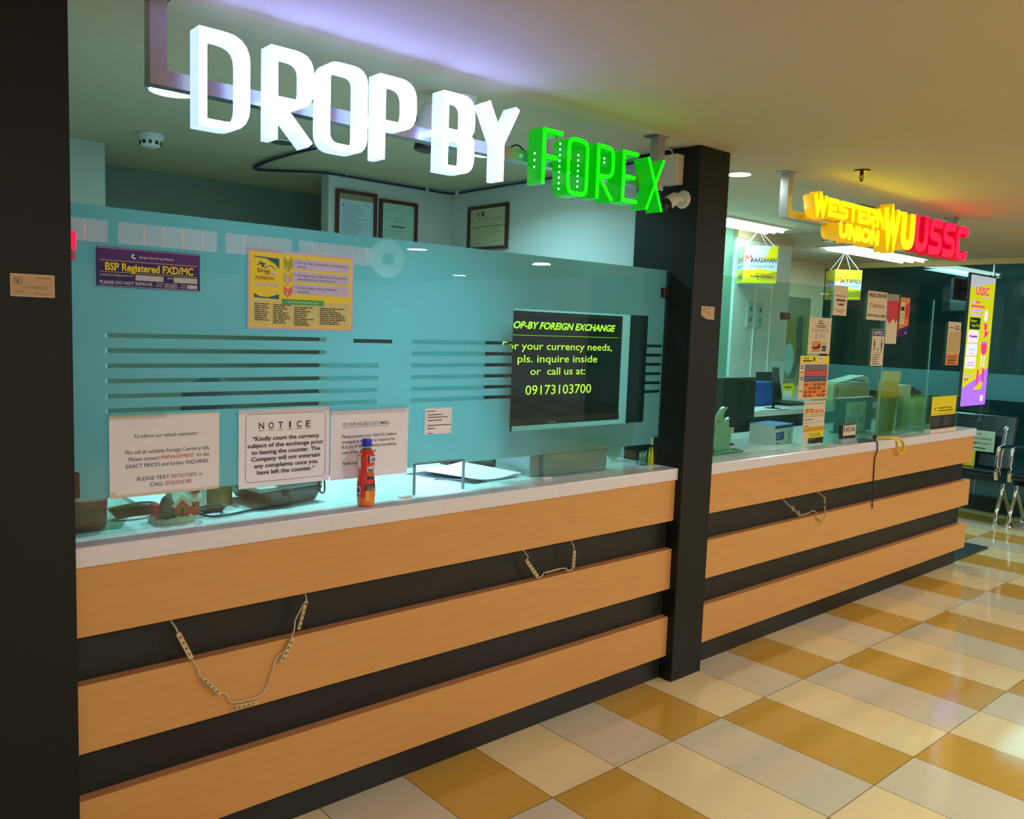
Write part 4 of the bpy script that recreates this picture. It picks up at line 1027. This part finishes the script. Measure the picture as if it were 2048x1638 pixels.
for x in (3.475, 3.600):
    o = bx('plate', x, x+.075, 1.692, 1.6995, 1.53, 1.72, mat('plate_grey_green', (170,196,182), .4), t, bevel=.002)
    for z in (1.57, 1.645): bx('socket', x+.03, x+.055, 1.690, 1.6925, z, z+.03, greyp, o)
for x, l in ((3.565,'thin pale conduit left on the pier'), (3.78,'paired pale conduits right of the outlets on the pier')):
    bx('conduit', x, x+.012, 1.692, 1.70, 0, 2.14, whitep, label=l, cat='conduit')
t = thing('computer_case', 'beige computer case lying on a stand behind the second pane', 'computer', (3.85,1.12,1.01))
beige = mat('case_beige', (170,170,124), .45)
bx('body', 3.600, 4.105, 1.06, 1.22, 1.0105, 1.164, beige, t, bevel=.004); bx('vent', 3.64, 3.655, 1.058, 1.0605, 1.09, 1.145, inkg, t)
t = thing('crumpled_papers', 'crumpled white papers and a bent card on top of the beige case', 'papers', (3.95,1.14,1.165))
MB().add([(3.68,1.08,1.170),(4.03,1.08,1.212),(4.05,1.18,1.215),(3.70,1.18,1.172),(3.68,1.08,1.166),(4.03,1.08,1.208),(4.05,1.18,1.211),(3.70,1.18,1.168)], [(0,1,2,3),(7,6,5,4),(0,4,5,1),(1,5,6,2),(2,6,7,3),(3,7,4,0)], mat('card_green', (150,190,150), .5)).build('card', t)
MB().tube([(3.95,1.10,1.190),(4.08,1.10,1.195),(4.14,1.10,1.16),(4.15,1.10,1.04)], .020, whitep, smoothn=5).build('rolled_paper', t)
# black display with CR BREAK
t = thing('black_display', 'black screen standing behind the low frosted band, carrying the CR BREAK paper', 'screen', (3.02,.63,ZT))
bx('panel', 2.815, 3.236, .612, .635, ZT+.01, 1.118, blackpl, t, bevel=.003); bx('top_edge', 2.812, 3.24, .606, .64, 1.118, 1.126, greyp, t); bx('foot', 2.9, 3.15, .60, .70, ZT, ZT+.01, blackpl, t)
def hand(mb, strokes, o, w, h, m, lw=.004):
    for s_ in strokes: mb.ribbon([(o[0]+x*w, o[2]+y*h) for x, y in s_], lw, o[1]-.0008, o[1], m)
HC = {'C':[[(.9,.85),(.6,1),(.2,.8),(.05,.4),(.2,.1),(.6,0),(.9,.1)]], 'R':[[(.1,0),(.15,1),(.7,.95),(.8,.7),(.2,.5),(.9,0)]], 'B':[[(.1,0),(.1,1),(.7,.85),(.15,.5),(.85,.25),(.1,0)]],
      'E':[[(.9,1),(.1,.95),(.1,.05),(.9,0)],[(.1,.5),(.7,.52)]], 'A':[[(0,0),(.5,1),(.95,0)],[(.2,.4),(.8,.42)]], 'K':[[(.1,0),(.1,1)],[(.85,1),(.15,.5),(.95,0)]]}
t = thing('break_paper', 'tan paper with handwritten CR BREAK behind the low frosted band', 'paper sign', (3.014,.608,.915))
bx('sheet', 2.894, 3.134, .6045, .6057, .918, 1.100, paperc, t)
mb = MB()
for i, c_ in enumerate('CR'): hand(mb, HC[c_], (2.965+.06*i,.6043,1.03), .045, .052, ink)
for i, c_ in enumerate('BREAK'): hand(mb, HC[c_], (2.915+.042*i,.6043,.975), .032, .038, ink)
mb.build('handwriting', t)
t = thing('card_terminal', 'black card terminal holding a small BREAK note, on a silver dock', 'terminal', (2.56,.40,ZT))
mb = MB(); mb.box(2.487,2.655,.418,.430,ZT+.01,1.012,blackpl); mb.build('screen', t, bevel=.006)
mb = MB(); vs = [(2.425,.372,ZT),(2.600,.372,ZT),(2.600,.425,ZT),(2.425,.425,ZT),(2.445,.380,ZT+.026),(2.585,.380,ZT+.026),(2.585,.42,ZT+.026),(2.445,.42,ZT+.026)]
mb.add(vs, [(3,2,1,0),(4,5,6,7)]+[(i,(i+1)%4,(i+1)%4+4,i+4) for i in range(4)], mat('silver', (186,190,196), .25, .8)); mb.build('dock', t, bevel=.002)
bx('flat_pad', 2.602, 2.80, .372, .442, ZT, ZT+.006, blackpl, t)
t2 = thing('break_note', 'small cream note with handwritten BREAK stuck on the card terminal', 'note', (2.575,.415,.945))
bx('sheet', 2.508, 2.648, .4165, .4175, .948, 1.004, paperc, t2)
mb = MB()
for i, c_ in enumerate('BREAK'): hand(mb, HC[c_], (2.516+.026*i,.4163,.970), .020, .024, ink, .003)
mb.build('handwriting', t2)
MB().tube([(2.66,.39,ZT+.003),(2.735,.352,ZT+.004),(2.752,.341,ZT-.004),(2.757,.340,.86),(2.762,.352,.82),(2.765,.352,.70),(2.772,.350,.535)], .0035, mat('cord_dark', (54,34,30), .5), smoothn=4, seg=6).build('cord', label='dark braided cord hanging down over the boards of the right counter', cat='cord')
# yellow folder etc
t = thing('yellow_folder', 'tall yellow folder with pale top flap leaning behind the glass', 'folder', (3.19,.50,ZT))
fy = mat('folder_yellow', (220,170,20), .5); fl = mat('folder_flap', (222,200,130), .5)
def slab(name, pts, y0, y1, m, p):
    mb = MB(); n = len(pts); f = [(x,y0,z) for x, z in pts]; g = [(x,y1,z) for x, z in pts]
    mb.add(f+g, [tuple(range(n)), tuple(reversed(range(n, 2*n)))]+[(i,i+n,(i+1)%n+n,(i+1)%n) for i in range(n)], m); return mb.build(name, p)
slab('body', [(3.08,ZT+.001),(3.27,ZT+.001),(3.312,1.14),(3.316,1.235),(3.08,1.235)], .497, .512, fy, t)
slab('flap', [(3.08,1.225),(3.318,1.225),(3.325,1.276),(3.31,1.286),(3.095,1.290),(3.08,1.28)], .494, .4968, fl, t)
t = bx('beige_box', 3.50, 3.68, .58, .66, ZT, 1.19, mat('box_beige', (206,196,150), .5), label='plain beige upright box right of the yellow folder', cat='box', bevel=.003)
mb = MB(); mb.sphere((4.09,.75,1.12), .05, blackpl, 14, (2.2,1,.7)); mb.sphere((4.05,.75,1.135), .04, blackpl, 12, (1.5,1,.8))
mb.build('cap', label='rounded black cap resting on a shelf at the far end', cat='cap')
bx('display_shelf', 3.85, 4.17, .68, .84, ZT, 1.085, MATS['box_beige'], label='plain low box under the black cap at the far end', cat='box')
# table tent
t = poster('table_sign', 'yellow and black upright sign Isang ID lang ang kailangan on the worktop front', 'sign', (3.478,.362,1.138), .362, .200, yel,
    [('r',0,.585,1,1,ink), T('Isang ID lang', .26,.37,.045,ink,w=.56,bold=.03), T('ang kailangan!', .26,.455,.045,ink,w=.62,bold=.03), ('g',[(.11,.33),(.16,.37),(.21,.33),(.17,.39),(.20,.43),(.16,.41),(.12,.43),(.14,.39)],inkr), ('s',.10,.53,.90,.018,yeld)]
    +[('s',.06,.63+.045*i,.06+random.uniform(.25,.38),.018,inkg) for i in range(7)]+[('s',.52,.63+.045*i,.52+random.uniform(.25,.38),.018,inkg) for i in range(7)])
bx('holder', 3.465, 3.855, .352, .392, ZT+.001, .938, mat('holder_cream', (222,204,180), .4), t, bevel=.002)
# yellow strap
mb = MB()
ys = mat('strap_yellow', (236,196,20), .5)
mb.tube([(2.86,.42,ZT+.006),(2.90,.385,ZT+.008),(2.96,.352,ZT+.006),(2.985,.341,ZT-.006),(3.00,.338,.88),(3.01,.338,.85),(3.03,.338,.828),(3.06,.338,.826),(3.085,.338,.845),(3.08,.338,.875),(3.05,.339,.905),(3.00,.352,ZT+.006),(2.93,.37,ZT+.006)], .006, ys, smoothn=4)
o = mb.build('strap', label='looped yellow strap drooping over the worktop edge of the right counter', cat='strap')
mb = MB(); mb.sphere((2.855,.405,ZT+.014), .013, blackpl, 10); mb.build('clasp', o)

# ------------------------------------------------------------------ hanging promo boxes
def promo(name, label, x0, x1, y0, y1, z0, z1, big, side, line, sx, sy, hook, bg, rot):
    t = thing('promo_box', label, 'hanging promo box', ((x0+x1)/2, (y0+y1)/2, z0))
    bx('carton', x0, x1, y0, y1, z0, z1, whitep, t)
    W_, H = x1-x0, z1-z0
    def face(o, ux, w, txt, sub):
        its = [('r',0,0,1,.42,bg[0]), ('g',[(0,.42),(1,.40),(1,.66),(.5,.62),(0,.66)],mat('promo_silver',(200,210,222),.4)), ('g',[(0,.66),(.5,.62),(1,.66),(1,1),(0,1)],yel), ('g',[(.4,.80),(1,.68),(1,.92),(.4,.92)],mat('promo_gold',(190,160,30),.4))]
        if bg[1]: its += [('g',[(.0,0),(.80,0),(.62,.36),(.0,.42)],Wt)]
        its += [T(txt[0], .04,.44,.19,mat('promo_red',(206,50,40),.4)), T(txt[1:], .21,.45,.135,navy,w=.76,bold=.02), T(sub, .16,.585,.065,navy,w=.74), ('s',.35,.74,.65,.015,ink)]
        if bg[1]: its += [T('SUPER PADALA', .22,.86,.07,ink,w=.66,bold=.03,shear=.2)]
        poster('d', None, None, o, w, H, whitep, its, ux=ux, thick=.0005, parent=t)
    face((x0, y0-.0008, z1), (1,0,0), W_, big, line)
    face((x0-.0008, y1, z1), (0,-1,0), y1-y0, side, 'VALUE FOR MONEY')
    mb = MB()
    for x, y in ((x0+.02,y0+.02),(x1-.02,y0+.02),(x0+.02,y1-.02),(x1-.02,y1-.02)): mb.tube([(x,y,z1),(sx,sy,hook)], .0016, whitep, seg=5)
    mb.build('string', t)
    t.rotation_euler = (0, 0, math.radians(rot))
promo('promo_box', 'hanging white and yellow box reading Maaasahan Safe and Secure', 3.243, 3.467, 1.448, 1.672, 1.828, 2.080, 'MAAASAHAN', 'MATIPID', 'SAFE AND SECURE', 3.355, 1.56, ZC-.014, (yel, True), -45)
promo('promo_box', 'hanging yellow box reading Matipid Value for Money, further from the pillar', 4.925, 5.145, 1.69, 1.91, 1.800, 2.045, 'MATIPID', 'MADALI', 'VALUE FOR MONEY', 5.035, 1.80, ZC-.010, (yel, False), -42)

# ------------------------------------------------------------------ wall poster, banner, chairs
poster('wall_poster', 'green and yellow wall poster with two grey figure shapes seen between pier and sheets', 'poster', (5.52,2.617,1.86), .46, .86, mat('poster_olive', (112,108,52), .5),
    [('r',0,0,1,.22,mat('poster_grey',(120,118,90),.5)), ('c',.62,.36,.14,.16,mat('poster_figure',(70,74,66),.5)), ('g',[(.52,.48),(.72,.48),(.80,.70),(.50,.92),(.25,.95),(.55,.72)],MATS['poster_figure']), ('c',.25,.70,.20,.18,mat('poster_blue',(130,160,150),.5)), ('r',0,.92,1,1,MATS['poster_grey'])])  # figures are dark print on the poster
poster('wall_card', 'small bright yellow card standing below the green wall poster', 'card', (5.52,2.60,1.02), .22, .20, yel, [('r',.15,.35,.85,.95,whitep), ('s',.2,.15,.8,.08,inkg)])
E_ = lambda n, c, s=1.0: emit('lit_'+n, lin(c)[:3], s*.5, c)
bt_ = thing('banner_lightbox', 'tall narrow lit banner headed USSC in yellow and violet at the far counter end', 'banner', (4.36,.46,1.04))
bx('housing', 4.138, 4.590, .452, .470, 1.035, 1.935, mat('housing_navy', (24,24,60), .35), bt_, bevel=.003)
ly = E_('yellow', (172,178,12)); lv = E_('violet', (150,96,250)); lp = E_('pink', (214,40,110)); lw = E_('white', (206,196,246)); lk = E_('dark', (8,34,30)); lb_ = E_('sky', (90,170,240)); lg = E_('grey', (150,160,170)); lm = E_('mauve', (170,140,230))
its = [('g',[(0,.0),(1,.0),(1,.04),(0,.10)],lg), ('g',[(0,.86),(.45,.80),(1,.70),(1,1),(0,1)],lv), ('g',[(.42,.875),(.9,.78),(.75,.875)],ly),
    T('USSC', .22,.145,.062,lp,w=.54,bold=.03), ('s',.55,.155,.75,.012,lm), ('r',.10,.195,.24,.21,lm), ('s',.26,.195,.42,.016,lp), ('s',.09,.225,.62,.018,lp), ('s',.09,.255,.58,.018,lm), ('s',.09,.285,.54,.018,lm),
    ('r',.08,.32,.50,.41,lk), T('Western', .11,.355,.022,ly,w=.24,bold=.01), T('Union WU', .17,.39,.022,ly,w=.30,bold=.01),
    ('r',.06,.42,.47,.51,lw), ('c',.14,.462,.03,.014,lp), ('s',.19,.458,.43,.014,mat('lit_text',(90,60,150),.5)), ('r',.05,.52,.46,.61,lw), T('xoom', .14,.572,.022,lb_,w=.26,bold=.02), ('s',.18,.59,.34,.008,lm),
    ('r',.04,.62,.45,.71,lw), ('s',.12,.66,.40,.012,lg), ('s',.10,.68,.42,.012,lg), ('s',.04,.755,.34,.016,lm), ('s',.04,.785,.20,.018,lp),
    ('c',.72,.30,.07,.045,lw), ('g',[(.66,.36),(.78,.36),(.80,.40),(.70,.42)],lp), ('g',[(.72,.42),(.88,.42),(.84,.455),(.70,.47)],lp), ('g',[(.62,.50),(.86,.50),(.86,.575),(.78,.61),(.66,.595),(.62,.56)],lp), ('r',.62,.50,.86,.52,lv),
    ('r',.66,.61,.70,.70,lw), ('r',.78,.61,.82,.70,lw), ('g',[(.54,.72),(.62,.72),(.60,.84),(.52,.845)],lp), ('g',[(.74,.71),(.84,.71),(.86,.82),(.76,.82)],lp), ('r',.76,.925,.88,.97,lw)]
poster('d', None, None, (4.150,.4512,1.923), .426, .875, ly, its, parent=bt_)
bx('glass_extension', 4.136, 4.575, .448, .456, .935, 1.034, glass, label='short clear glass panel under the lit banner', cat='glass pane')
bx('rear_panel', 4.36, 4.70, .64, .66, 1.77, 1.915, blackpl, bt_); bx('rear_bracket', 4.50, 4.53, .471, .64, 1.84, 1.86, blackpl, bt_)

def bench(label, y0, y1):
    t = thing('waiting_bench', label, 'bench', (5.85, (y0+y1)/2, 0))
    leather = mat('leather_black', (22,30,34), .22, coat=.3)
    n = 2; w_ = (y1-y0)/n
    for i in range(n):
        a = y0+w_*i+.03; b = a+w_-.06
        M = Matrix.Translation((5.62,0,.40))@Matrix.Rotation(math.radians(-5),4,'Y')
        mb = MB(); mb.box(0,.42,a,b,0,.045,leather,Matrix.Translation((5.60,0,.40))@Matrix.Rotation(math.radians(5),4,'Y')); mb.build('seat', t, bevel=.015)
        mb = MB(); mb.box(-.02,.02,a,b,0,.46,leather,Matrix.Translation((5.95,0,.42))@Matrix.Rotation(math.radians(14),4,'Y')); mb.build('backrest', t, bevel=.015)
    bx('beam', 5.78, 5.83, y0, y1, .33, .37, chrome, t)
    for y in (y0+.02, y1-.02):
        mb = MB(); mb.tube([(5.62,y,.38),(5.60,y,.45),(5.615,y,.60),(5.66,y,.64),(5.90,y,.63),(5.97,y,.60)], .016, chrome, smoothn=5); mb.build('armrest', t)
        MB().tube([(5.80,y,.35),(5.78,y,.25),(5.70,y,.10),(5.69,y,.03)], .018, chrome, smoothn=5).build('leg', t)
        MB().tube([(5.80,y,.35),(5.84,y,.25),(5.98,y,.10),(6.02,y,.03)], .018, chrome, smoothn=5).build('leg', t)
        for x in (5.69, 6.02): MB().lathe((x,y,0.001), [(.034,0),(.030,.014),(.016,.022),(.014,.06)], chrome, 18).build('foot', t)
    return t
bn = bench('black padded waiting bench with chrome arms, nearer the counter end', .66, 1.90)
bench('black padded waiting bench with chrome arms, cut by the right photo edge', -.70, .60)
MB().tube([(5.74,.70,.40),(5.735,.69,.60),(5.75,.68,.765)], .014, chrome, smoothn=4).build('end_post', bn); MB().sphere((5.75,.68,.785), .024, chrome, 16).build('post_knob', bn)
nn_ = V((-1,0,.12)).normalized()
poster('bench_plaque', 'pale plaque FOR WESTERN UNION CUSTOMER ONLY on the bench back', 'plaque', (5.90,1.14,.738), .33, .178, mat('plaque_mint', (190,214,180), .4),
    [T('FOR', .56,.22,.09,ink,w=.12,shear=.2), T('WESTERN UNION', .22,.44,.10,ink,w=.72,shear=.2,bold=.01), T('CUSTOMER ONLY', .22,.66,.10,ink,w=.72,shear=.2,bold=.01), ('s',.40,.82,.80,.05,ink)], ux=(0,-1,0), uz=(0,0,1))
poster('yellow_paper', 'small yellow paper hanging below the pale plaque on the bench', 'paper', (5.895,1.09,.56), .14, .135, yel, [('c',.75,.45,.08,.12,mat('paper_mark',(150,140,40),.5))], ux=(0,-1,0), uz=(0,0,1))

# ------------------------------------------------------------------ shop front behind the viewer (seen only mirrored in the glass)
t = thing('shop_sign', 'row of pink-red lit channel letters across the hallway, mirrored in the frosted glass', 'sign', (.85,-3.62,1.9))
bx('fascia', -2.2, 2.4, -3.74, -3.68, 1.80, 2.2, mat('fascia_dark', (70,70,66), .7), t)
pk = emit('letter_pink', (1,.22,.36), .8, (255,150,150))
x = -.30
for w_ in (.12,.14,.0,.16,.13,.12,.14,.10,.0,.13,.12,.13,.12,.0,.10,.11,.12,.12,.12,.12):
    if w_: 
        mb = MB(); mb.box(x, x+w_, -3.68, -3.64, 1.955, 2.105, pk); mb.build('letter', t)
    x += (w_ or .06)+.01
t = thing('round_seal', 'pale round seal sign beside the pink letters, mirrored in the frosted glass', 'sign', (1.85,-3.0,1.85))
mb = MB(); mb.lathe((1.85,-3.02,1.97), [(.15,0),(.15,.02)], emit('seal_pale', (.75,.78,.68), .35, (220,220,200)), 32, (0,1,0)); mb.build('disc', t)
bx('square_mark', 1.80, 1.90, -3.0, -2.995, 1.92, 2.01, greyp, t)
bx('hanger', 1.845, 1.855, -3.012, -3.008, 2.12, ZC, steel, t)

# ------------------------------------------------------------------ lights, world, camera
def area(name, loc, size, power, col, sy=None, rot=(0,0,0), spread=180):
    l = bpy.data.lights.new(name, 'AREA'); l.spread = math.radians(spread); l.energy = power; l.color = col; l.size = size
    if sy: l.shape = 'RECTANGLE'; l.size_y = sy
    else: l.shape = 'DISK'
    o = bpy.data.objects.new(name, l); o.location = loc; o.rotation_euler = rot; COL.objects.link(o); return o
cool = (.38, .90, 1.06); warm = (1.0, .985, .96)
area('lamp_booth', (-.758,1.169,ZC-.02), .12, 7, cool, spread=150)
area('lamp_booth_b', (.561,1.154,ZC-.02), .10, 3.2, cool, spread=150)
area('fill_booth_counter', (-.2,.95,ZC-.03), .3, 6.5, cool, spread=95)  # added fill to brighten the worktop, no fixture here
area('lamp_troffer_a', (2.62,1.5,ZC-.05), .7, 8, cool, .2)
area('lamp_troffer_b', (5.3,1.66,ZC-.05), 1.3, 10, cool, .25)
area('lamp_outside', (8.6,1.0,3.2), 3.0, 75, (.3,.8,.9), 2.0)
area('lamp_pillar', (1.602,.55,ZC-.02), .10, 2.5, (.8,1,.9))
for i, (x, y, p) in enumerate(((-1.6,-2.5,13),(1.1,-2.5,18.5),(3.7,-2.3,14),(5.7,-1.8,15),(-1.7,-4.4,13),(1.34,-4.36,19),(4.8,-4.4,16))):  # mirrored hall lamps plus an added nearer row for fill
    area('hall_lamp_and_fill', (x,y,ZC-.02), .2, p, warm)
w = bpy.data.worlds.new('World'); SC.world = w; w.use_nodes = True
bg = w.node_tree.nodes['Background']; bg.inputs[0].default_value = (.86,.86,.86,1); bg.inputs[1].default_value = .22

cam = bpy.data.cameras.new('camera'); co = bpy.data.objects.new('camera', cam); COL.objects.link(co)
f_, ya, pi_, ro = 1674.4411, .7208, -.0971, .0357
F_ = V((math.sin(ya)*math.cos(pi_), math.cos(ya)*math.cos(pi_), math.sin(pi_)))
R_ = V((math.cos(ya), -math.sin(ya), 0)); U_ = R_.cross(F_)
c_, s_ = math.cos(ro), math.sin(ro); R2 = R_*c_+U_*s_; U2 = U_*c_-R_*s_
co.matrix_world = Matrix(((R2.x,U2.x,-F_.x,-1.7795),(R2.y,U2.y,-F_.y,-1.7652),(R2.z,U2.z,-F_.z,1.4637),(0,0,0,1)))
cam.sensor_width = 36; cam.lens = f_/2048*36; cam.clip_start = .05
SC.camera = co
SC.view_settings.view_transform = 'Standard'; SC.view_settings.look = 'None'; SC.view_settings.gamma = 1
SC.view_settings.exposure = 1.1
SC.view_settings.use_curve_mapping = False
